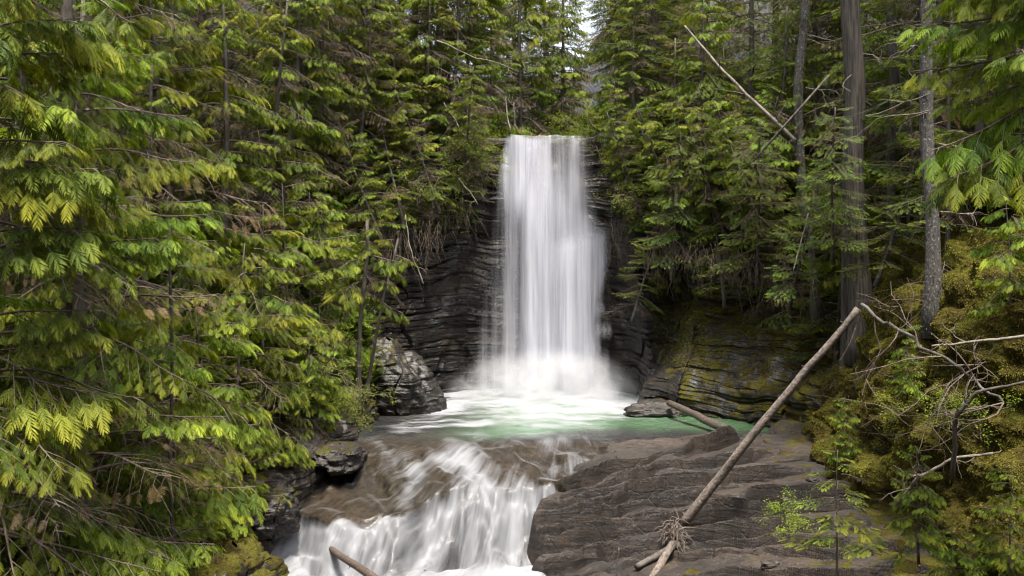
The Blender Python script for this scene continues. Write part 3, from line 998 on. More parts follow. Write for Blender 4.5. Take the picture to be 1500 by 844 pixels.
def crown(name, H, z0, Rad, kind, hi, seed, nb, az=None, deadfrac=.12, shape=.8, tint=0.0, extra=None, mat=None, dropz=.0, toplen=.42):
    r = random.Random(seed)
    acc = Acc()
    for i in range(nb):
        f = (i + r.random()) / nb
        z = z0 + (H - z0) * f
        ln_ = Rad * (toplen + (1 - toplen) * (1 - f) ** shape) * r.uniform(.7, 1.15)
        a = i * 2.39996 + r.uniform(-.4, .4)
        if az is not None and r.random() < az[2]:
            a = az[0] + r.uniform(-az[1], az[1])
        dead = r.random() < deadfrac * (1.6 - f)
        key = 'dead' if dead else (kind, hi, 1.0 if ln_ < 1.35 else 2.0)
        base = 1.6 if dead else key[2]
        V, Fq, C, M_ = r.choice(BT[key])
        s = ln_ / base
        if key != 'dead' and s > 1.25: s = 1.25
        tl = r.uniform(-.35, .12) + .25 * f
        ca, sa, ct, st_ = math.cos(a), math.sin(a), math.cos(tl), math.sin(tl)
        rl = r.uniform(-.3, .3)
        Rx = np.array([[1, 0, 0], [0, math.cos(rl), -math.sin(rl)], [0, math.sin(rl), math.cos(rl)]])
        Ry = np.array([[ct, 0, -st_], [0, 1, 0], [st_, 0, ct]])
        Rz = np.array([[ca, -sa, 0], [sa, ca, 0], [0, 0, 1]])
        Mx = Rz @ Ry @ Rx * s
        VV = V @ Mx.T + np.array([ca * .06, sa * .06, z])
        k = (1 + r.uniform(-.22, .22)) * (1 + tint)
        wc = np.array([r.uniform(.82, 1.14), 1.0, r.uniform(.8, 1.1)])
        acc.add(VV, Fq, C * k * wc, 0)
        acc.M[-1] = M_
    return acc.mesh(name, [mat or (M_CEDAR if kind == 'cedar' else M_HEM), M_TWIG])


def trunk_mesh(name, H, r0, seed, mat, k=10, bend=.12, r1=.03, flare=.5):
    n = max(10, int(H * 2))
    t = np.linspace(0, 1, n)
    z = -.6 + (H + .6) * t
    x = bend * (fbm(z * .25, 0, 0, o=2, seed=seed)); y = bend * (fbm(z * .25, 5, 0, o=2, seed=seed + 1))
    x -= x[2]; y -= y[2]
    rad = r0 + (r1 - r0) * t ** .8 + r0 * flare * np.exp(-np.clip(z + .2, 0, 99) / .35)
    V, q = tube(np.stack([x, y, z], 1), rad, k, rough=.10, seed=seed)
    return npmesh(name, V, q, [mat], smooth=True)


LIB = {}


def lib(key):
    if key in LIB: return LIB[key]
    k, i = key
    sd = hash_(k) + i * 17
    if k == 'big': v = (crown('cedar_crown', 12, 1.2, 2.5, 'cedar', False, sd, 84, deadfrac=.30), trunk_mesh('cedar_trunk', 12, .17, sd, M_BARK))
    elif k == 'mid': v = (crown('cedar_crown', 8, .4, 2.0, 'cedar', True, sd, 56, deadfrac=.30), trunk_mesh('cedar_trunk', 8, .12, sd, M_BARK))
    elif k == 'young': v = (crown('young_cedar_crown', 4.2, .15, 1.35, 'cedar', True, sd, 30, deadfrac=.05, tint=.15), trunk_mesh('young_trunk', 4.2, .05, sd, M_BARK, k=7, r1=.012))
    elif k == 'hem': v = (crown('hemlock_crown', 12, 1.4, 2.3, 'hem', False, sd, 76, deadfrac=.16), trunk_mesh('hemlock_trunk', 12, .15, sd, M_BARK))
    elif k == 'hemmid': v = (crown('hemlock_crown', 6, .3, 1.7, 'hem', False, sd, 46, deadfrac=.14), trunk_mesh('hemlock_trunk', 6, .07, sd, M_BARK, k=8))
    elif k == 'sap': v = (crown('sapling_crown', 2.0, .15, .85, 'hem', True, sd, 18, deadfrac=.04, tint=.5), trunk_mesh('sapling_stem', 2.0, .02, sd, M_BARK, k=6, r1=.006))
    LIB[key] = v
    return v


def hash_(s):
    return sum(ord(c) * (i + 3) for i, c in enumerate(s)) % 991


def tree(kind, var, x, y, label, group, s=1.0, z=None, name=None, rz=None, cat='tree', tilt=(0, 0)):
    if z is None:
        z = ground(x, y)
        if z is None: return None
    cm, tm = lib((kind, var))
    nm = name or {'big': 'cedar_tree', 'mid': 'cedar_tree', 'young': 'young_cedar', 'hem': 'hemlock_tree', 'hemmid': 'young_hemlock', 'sap': 'sapling'}[kind]
    o = empty(nm, (x, y, z - .05), label, cat, group, rz if rz is not None else random.uniform(0, 6.28), s)
    o.rotation_euler = (tilt[0], tilt[1], o.rotation_euler[2])
    link('trunk', tm, o)
    link('crown', cm, o)
    return o


ORD = ['nearest', 'second', 'third', 'fourth', 'fifth', 'sixth', 'seventh', 'eighth', 'ninth', 'tenth', 'eleventh', 'twelfth', 'thirteenth', 'fourteenth', 'fifteenth', 'sixteenth']


def row(side, pts, kinds, desc, where, group, smin=.85, smax=1.15):
    rr = random.Random(hash_(desc + where))
    for i, (x, y) in enumerate(pts):
        k, v = kinds[i % len(kinds)]
        tree(k, v, x, y, '%s %s, %s from camera' % (desc, where, ORD[i]), group, rr.uniform(smin, smax),
             tilt=(rr.uniform(-.04, .04), (.10 if side < 0 else -.08) * rr.uniform(.2, 1.3)))


# left side rows
row(-1, [(-5.9, 15.2), (-6.0, 17.4), (-6.2, 19.6), (-6.1, 21.6), (-5.9, 23.6), (-5.7, 25.5), (-5.6, 27.4), (-5.8, 29.4)],
    [('young', 0), ('young', 1), ('young', 2)], 'low bright young cedar', 'in the front row of the left bank', 'young cedars fringing the left bank', .8, 1.2)
row(-1, [(-5.75, 18.6), (-5.5, 20.4), (-5.25, 22.2), (-5.0, 23.8), (-4.8, 25.2), (-5.0, 26.8)],
    [('young', 1), ('young', 2), ('young', 0)], 'small feathery cedar', 'hanging over the waterline of left bank', 'small cedars over the left waterline', .5, .75)
row(-1, [(-7.2, 13.0), (-7.0, 15.0), (-7.3, 17.6), (-7.6, 20.2), (-7.4, 22.6), (-7.2, 25.0), (-7.0, 27.4), (-6.9, 29.8), (-6.2, 32.2), (-4.9, 34.3)],
    [('mid', 0), ('mid', 1), ('mid', 2)], 'full drooping cedar', 'in the second row of the left bank', 'middle cedars of the left bank', .85, 1.2)
row(-1, [(-9.4, 15), (-9.8, 18.2), (-9.6, 21.2), (-9.9, 24.2), (-9.2, 27.2), (-8.9, 30.2), (-8.0, 33.0), (-6.6, 35.6), (-4.4, 37.2), (-2.6, 37.6)],
    [('big', 0), ('hem', 0), ('big', 1), ('big', 2)], 'tall dense conifer', 'in the third row of the left bank', 'tall conifers of the left bank', .9, 1.2)
row(-1, [(-12.5, 19), (-13, 23), (-12.5, 27), (-12, 31), (-10.8, 35), (-8.2, 38.5), (-5.5, 41), (-3.0, 43), (-1.6, 47)],
    [('hem', 1), ('big', 1), ('hem', 0)], 'tall shaded conifer', 'at the back of the left bank', 'rear conifers of the left bank', 1.0, 1.3)
# right side rows
row(1, [(9.4, 21.5), (9.6, 24.2), (9.0, 27.6), (8.0, 30.4), (6.8, 32.4), (5.6, 34.2), (4.6, 36.0)],
    [('hemmid', 0), ('hemmid', 1), ('hemmid', 2)], 'flat fronded young hemlock', 'in the front row of the right bank', 'young hemlocks over the right cliff', .75, 1.1)
row(1, [(12.2, 20.5), (11.8, 24.0), (11.0, 28), (9.6, 31.5), (8.2, 34), (6.8, 36), (5.4, 38.4)],
    [('hem', 0), ('mid', 1), ('hem', 1), ('mid', 2)], 'green layered conifer', 'in the second row of the right bank', 'middle conifers of the right bank', .85, 1.1)
row(1, [(15, 22), (15.5, 27), (14, 31), (12, 35), (10, 38.5), (8, 41.5), (6.2, 44.5), (5.2, 48.5)],
    [('big', 2), ('hem', 2), ('big', 0)], 'tall dark conifer', 'at the back of the right bank', 'rear conifers of the right bank', .95, 1.25)
# beyond the lip
row(1, [(-.4, 50.5), (.6, 56), (2.4, 52.5), (-1.5, 60), (2.0, 64), (7.6, 54), (9.0, 62), (-6, 54), (-9, 62), (6.0, 57), (6.4, 66), (7.2, 50)],
    [('hem', 0), ('big', 1), ('hem', 2)], 'distant conifer', 'in the valley above the waterfall', 'conifers above the fall', .8, 1.15)
print('trees', time.time() - T0)

row(-1, [(-6.2, 30.8), (-5.0, 32.7), (-4.0, 34.0), (-3.1, 34.9), (-2.3, 35.7), (-1.7, 36.9)],
    [('mid', 0), ('mid', 1), ('mid', 2)], 'leaning bushy cedar', 'on the cliff rim left of the waterfall', 'cedars on the left cliff rim', .62, .9)
row(1, [(4.3, 34.9), (5.2, 33.3), (6.0, 32.0), (7.2, 31.0), (8.2, 29.4), (9.0, 26.2)],
    [('mid', 1), ('young', 0), ('mid', 0), ('young', 1)], 'bushy light green cedar', 'on the cliff rim right of the waterfall', 'cedars on the right cliff rim', .6, .9)
row(1, [(10.5, 25.6), (10.4, 30), (13.2, 25.2), (12.6, 29), (17, 31), (16, 36), (11.0, 33.6), (13, 41), (18, 26)],
    [('hem', 2), ('big', 0), ('hem', 1), ('mid', 1)], 'dark shaded forest conifer', 'deep in the forest right of the waterfall', 'inner forest conifers on the right', .9, 1.25)


# trees closing over behind the lip and hanging beside the fall
for i, (x, y, k_, s_, lb) in enumerate([
    (-.9, 39.5, 'mid', .8, 'dense cedar right behind the left end of the waterfall lip'),
    (3.9, 38.6, 'mid', .75, 'dense cedar right behind the right end of the waterfall lip'),
    (.4, 44, 'mid', 1.15, 'bushy cedar closing the valley behind the middle of the lip'),
    (2.3, 46, 'mid', 1.0, 'lower bushy cedar behind the middle of the lip'),
    (-.8, 45.5, 'big', .9, 'full conifer behind the left part of the lip'),
    (1.4, 49, 'mid', 1.45, 'full conifer in the valley left of the sky gap'),
    (2.9, 54, 'mid', 1.1, 'bushy conifer under the small sky gap'),
    (5.6, 46, 'big', .9, 'full conifer behind the right part of the lip'),
    (5.9, 41, 'mid', 1.1, 'bushy cedar above the right part of the lip'),
    (-2.6, 40.5, 'mid', 1.2, 'bushy cedar above the left end of the lip'),
    (-4.2, 43, 'mid', 1.4, 'tall bushy cedar left of the valley gap')]):
    tree(k_, i % 3, x, y, lb, 'trees closing the valley behind the lip', s_)
for i, (px, py, Y, s_, lb) in enumerate([
    (712, 235, 34.3, .42, 'leafy cedar touching the top left of the waterfall'),
    (678, 262, 33.6, .5, 'second leafy cedar left from the top of the waterfall'),
    (640, 290, 33.0, .5, 'leafy cedar hanging over the middle of the black left cliff'),
    (590, 312, 32.0, .5, 'leafy cedar above the pale curved bare branch'),
    (555, 332, 30.8, .5, 'leafy cedar behind the slim mossy trunk'),
    (505, 420, 27.8, .5, 'leafy cedar left of the slim mossy trunk'),
    (908, 262, 34.4, .45, 'leafy cedar touching the top right of the waterfall'),
    (945, 320, 33.4, .5, 'leafy cedar right of the middle of the fall'),
    (1000, 325, 32.0, .55, 'leafy cedar over the left end of the right overhang'),
    (1060, 330, 30.6, .55, 'leafy cedar over the middle of the right overhang'),
    (1125, 340, 29.0, .55, 'leafy cedar over the right end of the overhang'),
    (960, 180, 35.0, .6, 'leafy cedar higher up right of the lip')]):
    p_ = P(px, py, Y)
    tree('mid', i % 3, p_[0], p_[1], lb, 'leafy cedars hanging beside the fall', s_, z=p_[2] - .2, tilt=(.28, .2 if px < 800 else -.22))

# ---------- undergrowth: small sprays scattered over the soil of both banks
def scatter(V, Fq, n_, cond, seed):
    g = np.random.default_rng(seed)
    a, b, c, d_ = (V[Fq[:, k]] for k in range(4))
    ar = np.linalg.norm(np.cross(c - a, d_ - b), axis=1) * .5
    cen = (a + b + c + d_) / 4
    nr = np.cross(c - a, d_ - b); nr /= np.linalg.norm(nr, axis=1)[:, None] + 1e-9
    ar = ar * cond(cen, nr)
    idx = g.choice(len(Fq), n_, p=ar / ar.sum())
    u, v = g.random((2, n_, 1))
    pt = (a[idx] * (1 - u) + b[idx] * u) * (1 - v) + (d_[idx] * (1 - u) + c[idx] * u) * v
    return pt, nr[idx]


def undergrowth(name, sets, label, kind, smin, smax, tint):
    acc = Acc(); r = random.Random(5)
    for (V, Fq, n_, cond, outx) in sets:
        pt, nr = scatter(V, Fq, n_, cond, 9)
        fr = []
        for p_, q_ in zip(pt, nr):
            q_ = q_ if q_[0] * outx < 0 or q_[2] > .6 else -q_
            dd_ = np.array([-outx * r.uniform(.1, 1), r.uniform(-1.1, .5), r.uniform(-.1, 1.0)])
            fr.append((dd_, np.array([r.uniform(-.5, .5), r.uniform(-.5, .5), 1.0]), p_, r.uniform(smin, smax), tint + r.uniform(-.35, .3)))
        place_fronds(acc, fr, kind, False, r)
    o = link(name, acc.mesh(name, [M_HEM, M_TWIG]))
    tag(o, label, None, None, 'stuff')


inview = lambda c: (np.abs(c[:, 0]) < .56 * c[:, 1] + .6) & (c[:, 1] > 9) & (c[:, 1] < 58)
undergrowth('undergrowth', [
    (V1, F1, 1500, lambda c, q: inview(c) * (c[:, 2] > -.8) * 1.0, -1),
    (V2, F2, 9000, lambda c, q: inview(c) * (c[:, 2] > .9) * np.where(c[:, 2] < 7, 2.5, .5), -1),
    (V3, F3, 16000, lambda c, q: inview(c) * (c[:, 2] > 5.4) * ((c[:, 0] < -1.1) | (c[:, 0] > 4.1) | (c[:, 1] > 37)) * np.where(c[:, 2] < 12, 3.0, .35), 1),
    (V4, F4, 7000, lambda c, q: inview(c) * (c[:, 2] > 5.6) * np.where(c[:, 2] < 9, 2.0, .5), 1)],
    'green ferny undergrowth covering the soil of the banks', 'hem', .3, .75, .42)
print('under', time.time() - T0)


# ---------- moss tufts on the right bank: short hanging tufts
def moss_tufts():
    g = np.random.default_rng(12)
    def tufts(V, Fq, n_, cond, sz):
        pt, nr = scatter(V, Fq, n_, cond, 21)
        m_ = len(pt)
        d_ = g.normal(0, .45, (m_, 3)) + nr * np.sign(nr[:, 2:3] + .15) * .5 + np.array([-.15, -.15, -.75])
        d_ /= np.linalg.norm(d_, axis=1)[:, None]
        sd_ = np.cross(d_, g.normal(0, 1, (m_, 3))); sd_ /= np.linalg.norm(sd_, axis=1)[:, None]
        L = g.uniform(.5, 1.2, (m_, 1)) * sz
        w_ = L * .16
        a = pt - d_ * L * .15
        e = pt + d_ * L
        VV = np.stack([a, pt + d_ * L * .45 - sd_ * w_, e, pt + d_ * L * .45 + sd_ * w_], 1).reshape(-1, 3)
        FF = np.arange(m_ * 4).reshape(-1, 4)
        k = fbm(pt[:, 0] * 1.1, pt[:, 1] * 1.1, pt[:, 2] * 1.1, o=3, seed=5)[:, None] + g.normal(0, .25, (m_, 1))
        k = np.clip(.5 + .6 * k, 0, 1)
        C = np.array([.10, .070, .014]) * (1 - k) + np.array([.21, .20, .024]) * k
        C = C * g.uniform(.6, 1.3, (m_, 1))
        return VV, FF, np.repeat(C, 4, axis=0)
    acc = Acc()
    acc.add(*tufts(V4, F4, 260000, lambda c, q: inview(c) * (c[:, 2] > .15) * (c[:, 2] < 7.5) * (c[:, 1] > 12.5), .05))
    acc.add(*tufts(V3, F3, 30000, lambda c, q: inview(c) * (c[:, 0] > 4.6) * (c[:, 2] > 1.2) * (c[:, 2] < 3.6), .06))
    tag(link('moss', acc.mesh('moss', [M_MOSSY])), 'golden green hanging moss on the right bank', None, None, 'stuff')


moss_tufts()
print('moss', time.time() - T0)


# ---------- twiggy things
def wander(a, b, n_, amp, seed, sag=0.0):
    a, b = np.asarray(a, float), np.asarray(b, float)
    t = np.linspace(0, 1, n_)[:, None]
    L = np.linalg.norm(b - a)
    w_ = np.concatenate([fbm(t * 3 + seed, k * 7.3, 0, o=3, seed=seed) for k in range(3)], 1)
    env = np.sin(t * PI) ** .7
    return a + (b - a) * t + w_ * amp * L * env + np.array([0, 0, -1]) * sag * L * env


def twigs(acc, p, d, L, r0, depth, r, col, leaf=None, droop=0.0, leafs=None):
    n_ = 5
    pts = [np.array(p, float)]; d = np.array(d, float); d /= np.linalg.norm(d)
    for i in range(n_):
        d = d + np.array([r.gauss(0, .22), r.gauss(0, .22), r.gauss(0, .18) - droop])
        d /= np.linalg.norm(d)
        pts.append(pts[-1] + d * L / n_)
    V, q = tube(pts, np.linspace(r0, r0 * .45, n_ + 1), 4 if r0 > .006 else 3, caps=False)
    acc.add(V, q, col, 1)
    if leafs is not None and depth <= 1:
        for k in range(1, n_ + 1):
            for _ in range(leafs): leaf.append(pts[k] + np.array([r.gauss(0, .05) for _ in range(3)]))
    if depth <= 0: return
    for _ in range(r.choice([2, 3, 3, 4])):
        k = r.randint(1, n_)
        dd_ = d + np.array([r.gauss(0, .7), r.gauss(0, .7), r.gauss(0, .5)])
        twigs(acc, pts[k], dd_, L * r.uniform(.45, .75), r0 * .55, depth - 1, r, col, leaf, droop, leafs)


def leafquads(acc, pts, size, c0, c1, seed):
    g = np.random.default_rng(seed)
    p = np.array(pts); m_ = len(p)
    a = g.normal(0, 1, (m_, 3)); a[:, 2] *= .5; a /= np.linalg.norm(a, axis=1)[:, None]
    b = np.cross(a, g.normal(0, .4, (m_, 3)) + np.array([0, 0, 1])); b /= np.linalg.norm(b, axis=1)[:, None]
    L = g.uniform(.6, 1.25, (m_, 1)) * size
    V = np.stack([p - a * L * .5, p - b * L * .32, p + a * L * .5, p + b * L * .32], 1).reshape(-1, 3)
    k = g.random((m_, 1))
    acc.add(V, np.arange(m_ * 4).reshape(-1, 4), np.repeat(np.array(c0) * (1 - k) + np.array(c1) * k, 4, axis=0), 0)


def shrub(name, pos, H, label, cat, seed, leafs=1, size=.045, c0=(.10, .15, .015), c1=(.26, .30, .03), nst=5, lean=(0, 0, 1), col=(.12, .10, .08), depth=3, group=None, droop=0.02):
    r = random.Random(seed)
    st_, lv = Acc(), []
    for _ in range(nst):
        d_ = np.array(lean, float) + np.array([r.gauss(0, .45), r.gauss(0, .45), r.gauss(0, .15)])
        twigs(st_, (r.uniform(-.08, .08), r.uniform(-.08, .08), -.05), d_, H * r.uniform(.6, .9), .006 + .008 * H * .5, depth, r, col, lv, droop, leafs)
    o = empty(name, tuple(pos), label, cat, group)
    link('branches', st_.mesh('branches', [M_LEAF, M_TWIG]), o)
    if leafs:
        lf = Acc(); leafquads(lf, lv, size, c0, c1, seed)
        link('leaves', lf.mesh('leaves', [M_LEAF]), o)
    return o


def log(name, pts, rad, mat, label, seed, stubs=0, k=14, group=None, cat='log', rough=.07):
    pts = np.asarray(pts, float)
    o = None
    V, q = tube(pts, rad, k, rough=rough, seed=seed)
    c0 = pts[0].copy()
    me_ = npmesh(name, V - c0, q, [mat], smooth=True)
    o = link(name, me_, loc=tuple(c0))
    tag(o, label, cat, group)
    r = random.Random(seed)
    rad = np.broadcast_to(rad, (len(pts),))
    for i in range(stubs):
        j = r.randint(1, len(pts) - 2)
        dn = np.array([r.gauss(0, 1), r.gauss(0, 1), r.gauss(0, 1)]); tn = pts[j + 1] - pts[j - 1]; tn /= np.linalg.norm(tn)
        dn -= tn * dn.dot(tn); dn /= np.linalg.norm(dn)
        b = pts[j] - c0 + dn * rad[j] * .7
        V, q = tube([b, b + dn * r.uniform(.04, .10) + tn * .02], [.014, .007], 5)
        link('branch_stub', npmesh('branch_stub', V, q, [mat], smooth=True), o)
    return o


# the long leaning log
a, b = P(1257, 452, 19.6), P(1000, 764, 20.4)
b[2] = floor_z(b[0], b[1]) + .12
lp = wander(a, b, 30, .013, 5)
lg = log('leaning_log', lp, np.linspace(.066, .10, 30), M_LOG, 'long straight barkless log leaning from the mossy bank down to the slab rock', 3, stubs=12)
r = random.Random(8)
# root tangle at its foot
acc = Acc()
base = P(985, 782, 20.2); base[2] = floor_z(base[0], base[1]) + .22
for i in range(58):
    d_ = np.array([r.gauss(-.1, .8), r.gauss(-.5, .5), r.gauss(-.25, .8)])
    pts = wander(base + np.array([r.gauss(0, .10), r.gauss(0, .06), r.gauss(.05, .1)]), base + d_ / np.linalg.norm(d_) * r.uniform(.25, .62), 7, .10, i)
    V, q = tube(pts, np.linspace(r.uniform(.007, .016), .003, 7), 4)
    acc.add(V, q, (.16, .13, .11), 0)
o = link('root_tangle', acc.mesh('root_tangle', [M_LOG]))
tag(o, 'pale tangle of broken roots at the foot of the leaning log', 'roots')


def lay(p1, Y1, p2, Y2, h1, h2, n_=12, amp=.01, seed=1):
    a, b = P(*p1, Y1), P(*p2, Y2)
    a[2] = floor_z(a[0], a[1]) + h1; b[2] = floor_z(b[0], b[1]) + h2
    return wander(a, b, n_, amp, seed)


log('broken_log', lay((998, 772), 20.2, (932, 800), 19.5, .16, .10, seed=2), np.linspace(.085, .06, 12), M_BARK, 'short dark grey log end lying left of the root tangle', 4, group='log ends by the root tangle')
log('broken_log', lay((985, 790), 19.9, (946, 825), 18.9, .14, .08, seed=4), np.linspace(.075, .085, 12), M_LOG, 'short pale broken log end lying in front of the root tangle', 5, rough=.16, group='log ends by the root tangle')
# log across the green pool
a, b = P(980, 606, 28.6), P(1072, 662, 25.2)
a[2], b[2] = .42, .16
log('pool_log', wander(a, b, 14, .01, 3), np.linspace(.09, .12, 14), M_WETLOG, 'brown wet log reaching from the right ledge into the green pool', 6, stubs=3)
# log in the cascade
a, b = P(462, 786, 20.9), P(552, 850, 18.4)
log('cascade_log', wander(a, b, 12, .01, 4), np.linspace(.05, .085, 12), M_WETLOG, 'thin dark brown log sticking down out of the white cascade', 7, stubs=3)
# upright stick
x0 = P(903, 820, 19.3); z0 = floor_z(x0[0], x0[1])
log('upright_stick', wander((x0[0] - .03, x0[1], z0 - .05), (x0[0] + .06, x0[1] + .1, z0 + .72), 8, .015, 9), np.linspace(.02, .012, 8), M_WETLOG, 'thin reddish stick standing upright on the slab left of the broken logs', 8, k=6, cat='stick')
# dead trunk with bare branches on the right bank
def deadtree(name, pts, rad, mat, label, cat, seed, nb, L, bias=(0, 0, .3), depth=2, group=None):
    o = log(name, pts, rad, mat, label, seed, group=group, cat=cat, k=9)
    r = random.Random(seed)
    pts = np.asarray(pts) - np.asarray(pts)[0]
    for i in range(nb):
        j = r.randint(1, len(pts) - 1)
        acc = Acc()
        d_ = np.array([r.gauss(0, 1), r.gauss(0, .8), r.gauss(0, 1)]) + np.array(bias)
        twigs(acc, (0, 0, 0), d_, L * r.uniform(.5, 1.1), .014, depth, r, (.13, .10, .08))
        link('bare_branch', acc.mesh('bare_branch', [mat, M_TWIG]), o, loc=tuple(pts[j]))
    return o


def wp(l, n_=20, amp=.015, seed=1):
    Q = [P(*q) for q in l]
    out = []
    for i in range(len(Q) - 1):
        w_ = wander(Q[i], Q[i + 1], n_, amp, seed + i)
        out.append(w_ if i == 0 else w_[1:])
    return np.concatenate(out)


deadtree('fallen_dead_tree', wp([(1262, 446, 18.8), (1330, 490, 17.6), (1400, 535, 16.6), (1470, 590, 15.6)], 8, .09), np.linspace(.036, .02, 22), M_BARK,
         'dark fallen dead tree with bare branches lying on the mossy bank', 'dead tree', 12, 15, 1.5, bias=(-.5, -.2, .1))
deadtree('bare_stick', wp([(1365, 507, 16.5), (1440, 499, 16.2), (1510, 492, 16.0)], 8, .02), np.linspace(.018, .03, 15), M_DEADW,
         'straight pale stick jutting level over the right bank', 'branch', 13, 3, .4, group='loose branches on the right bank')
deadtree('arched_branch', wp([(1312, 738, 16.9), (1345, 700, 16.5), (1395, 672, 16.2), (1455, 664, 16)], 7, .03), np.linspace(.035, .02, 19), M_DEADW,
         'pale arched branch leaning on the foot of the mossy bank', 'branch', 14, 5, .5, group='loose branches on the right bank')
deadtree('mossy_arch_branch', wp([(1395, 700, 15.4), (1400, 610, 15.2), (1430, 575, 15.0), (1500, 560, 14.8)], 7, .03), np.linspace(.04, .02, 19), M_BARK,
         'brown mossy branch arching over the right bank', 'branch', 15, 5, .8, group='loose branches on the right bank')
deadtree('fallen_pole', wp([(1003, 38, 29), (1060, 105, 28.2), (1165, 206, 27)], 10, .01), np.linspace(.025, .055, 19), M_DEADW,
         'bare pale dead trunk slanting through the green conifers right of the fall', 'dead tree', 16, 6, .7)
deadtree('slanting_snag', wp([(1165, 95, 26.5), (1215, 210 - 100, 26.5), (1100, 330 - 90, 26.8)], 3, .01)[2:], np.linspace(.03, .03, 3), M_DEADW,
         'thin pale dead pole crossing behind the slanting dead trunk', 'dead tree', 17, 4, .6)
deadtree('hanging_stick', wp([(1184, 312, 25.5), (1172, 360, 25.4), (1161, 400, 25.3)], 6, .02), np.linspace(.02, .012, 11), M_DEADW,
         'slim whitish stick hanging below the conifers above the right cliff', 'branch', 18, 1, .3)
deadtree('hanging_vine', wp([(594, 315, 31.5), (600, 360, 31.2), (620, 416, 31)], 8, .03), np.linspace(.012, .022, 15), M_DEADW,
         'pale curved bare branch hanging over the black cliff left of the waterfall', 'branch', 19, 2, .3)
# pale roots and snags over the lip and the left rim
for i, (p1, p2, lb) in enumerate([
    (((748, 192), 34.9), ((741, 140), 35.4), 'short pale snag leaning left at the left end of the waterfall lip'),
    (((757, 192), 35.1), ((753, 150), 35.2), 'upright pale snag at the left end of the waterfall lip'),
    (((690, 215), 33.6), ((650, 150), 33.8), 'bare grey branch poking from the brush left of the lip'),
    (((672, 262), 33.0), ((700, 300), 32.6), 'bare grey branch drooping over the left cliff rim'),
    (((640, 60), 33.4), ((760, 105), 33.8), 'long bare grey bough above the left side of the fall')]):
    deadtree('dead_branch', wp([(*p1[0], p1[1]), (*p2[0], p2[1])], 9, .04, seed=30 + i), np.linspace(.03, .012, 9), M_DEADW, lb, 'branch', 40 + i, 4, .6, group='bare branches about the lip')

# ---------- dangling roots and dead twigs under the cliff rims
def root_curtain(pos, width, drop, label, seed, nroot=46, dirx=(1, 0)):
    r = random.Random(seed); acc = Acc()
    for i in range(nroot):
        w_ = r.uniform(-.5, .5) * width
        a = np.array([dirx[0] * w_, dirx[1] * w_, r.uniform(-.2, .2)])
        b = a + np.array([r.gauss(0, .25), r.gauss(-.25, .2), -drop * r.uniform(.35, 1.1)])
        pts = wander(a, b, 8, .07, seed + i)
        V, q = tube(pts, np.linspace(.010, .003, 8) * r.uniform(.5, 1.4), 3, caps=False)
        acc.add(V, q, (.1, .08, .06), 0)
        if r.random() < .5: twigs(acc, pts[3], b - a, .35, .004, 1, r, (.1, .08, .06), droop=.1)
    o = link('hanging_roots', acc.mesh('hanging_roots', [M_TWIG, M_TWIG], ), loc=tuple(pos))
    return tag(o, label, 'roots', 'brown roots hanging under the cliff rims')


for i, (px, py, Y, w_, dr_, lb) in enumerate([
    (560, 345, 31.2, 1.6, 1.8, 'brown root mass hanging on the left cliff nearest the forest'),
    (610, 330, 32.0, 1.5, 1.7, 'brown root mass hanging behind the pale curved branch'),
    (660, 300, 33.2, 1.4, 1.5, 'brown root mass under the left cliff rim'),
    (700, 250, 34.0, 1.0, 1.4, 'brown root mass just left of the waterfall top'),
    (915, 330, 33.5, 1.0, 1.6, 'brown root mass just right of the waterfall'),
    (985, 350, 30.8, 1.6, 1.6, 'brown root mass above the mossy ledge'),
    (1050, 365, 29.6, 1.6, 1.5, 'brown root mass in the middle of the right overhang'),
    (1120, 380, 28.4, 1.6, 1.6, 'brown root mass at the right end of the overhang')]):
    root_curtain(P(px, py, Y), w_, dr_, lb, 60 + i * 50)


# ---------- rocks
def rock(name, c, r_, label, seed, mat=M_ROCK, moss=.1, amt=1.0, rz=0, group=None, cat='rock', nu=120, nv=90, tiltx=0.0):
    th = np.linspace(0, 2 * PI, nu, endpoint=False); ph = np.linspace(.02, PI - .02, nv)
    TH, PH = np.meshgrid(th, ph)
    e = .75
    f = lambda v: np.sign(v) * np.abs(v) ** e
    x, y, z = f(np.sin(PH) * np.cos(TH)) * r_[0], f(np.sin(PH) * np.sin(TH)) * r_[1], f(np.cos(PH)) * r_[2]
    k = 1 + .22 * fbm(x / r_[0] * 1.5 + seed, y / r_[1] * 1.5, z / r_[2] * 1.5, o=4, seed=seed)
    x, y, z = x * k, y * k, z * k
    sc_ = min(1, r_[2])
    s_ = strata(x / sc_ * .8 + c[0], y / sc_ * .8 + c[1], z / sc_ * .8 - .3 * x, TH * 1.5, .55 * amt * sc_)
    x, y = x + np.cos(TH) * np.sin(PH) * s_, y + np.sin(TH) * np.sin(PH) * s_
    z = z + tiltx * x
    c_, s2 = math.cos(rz), math.sin(rz)
    V = np.stack([x * c_ - y * s2, x * s2 + y * c_, z], -1).reshape(-1, 3)
    i = np.arange((nv - 1) * nu); rr, cc = i // nu, i % nu
    q = np.stack([rr * nu + cc, (rr + 1) * nu + cc, (rr + 1) * nu + (cc + 1) % nu, rr * nu + (cc + 1) % nu], 1)
    mo = moss + .25 * (z / r_[2]) * (moss > .05) + 0 * x
    o = link(name, npmesh(name, V, q, [mat], attrs={'moss': mo.reshape(-1)}), loc=tuple(c))
    return tag(o, label, cat, group)


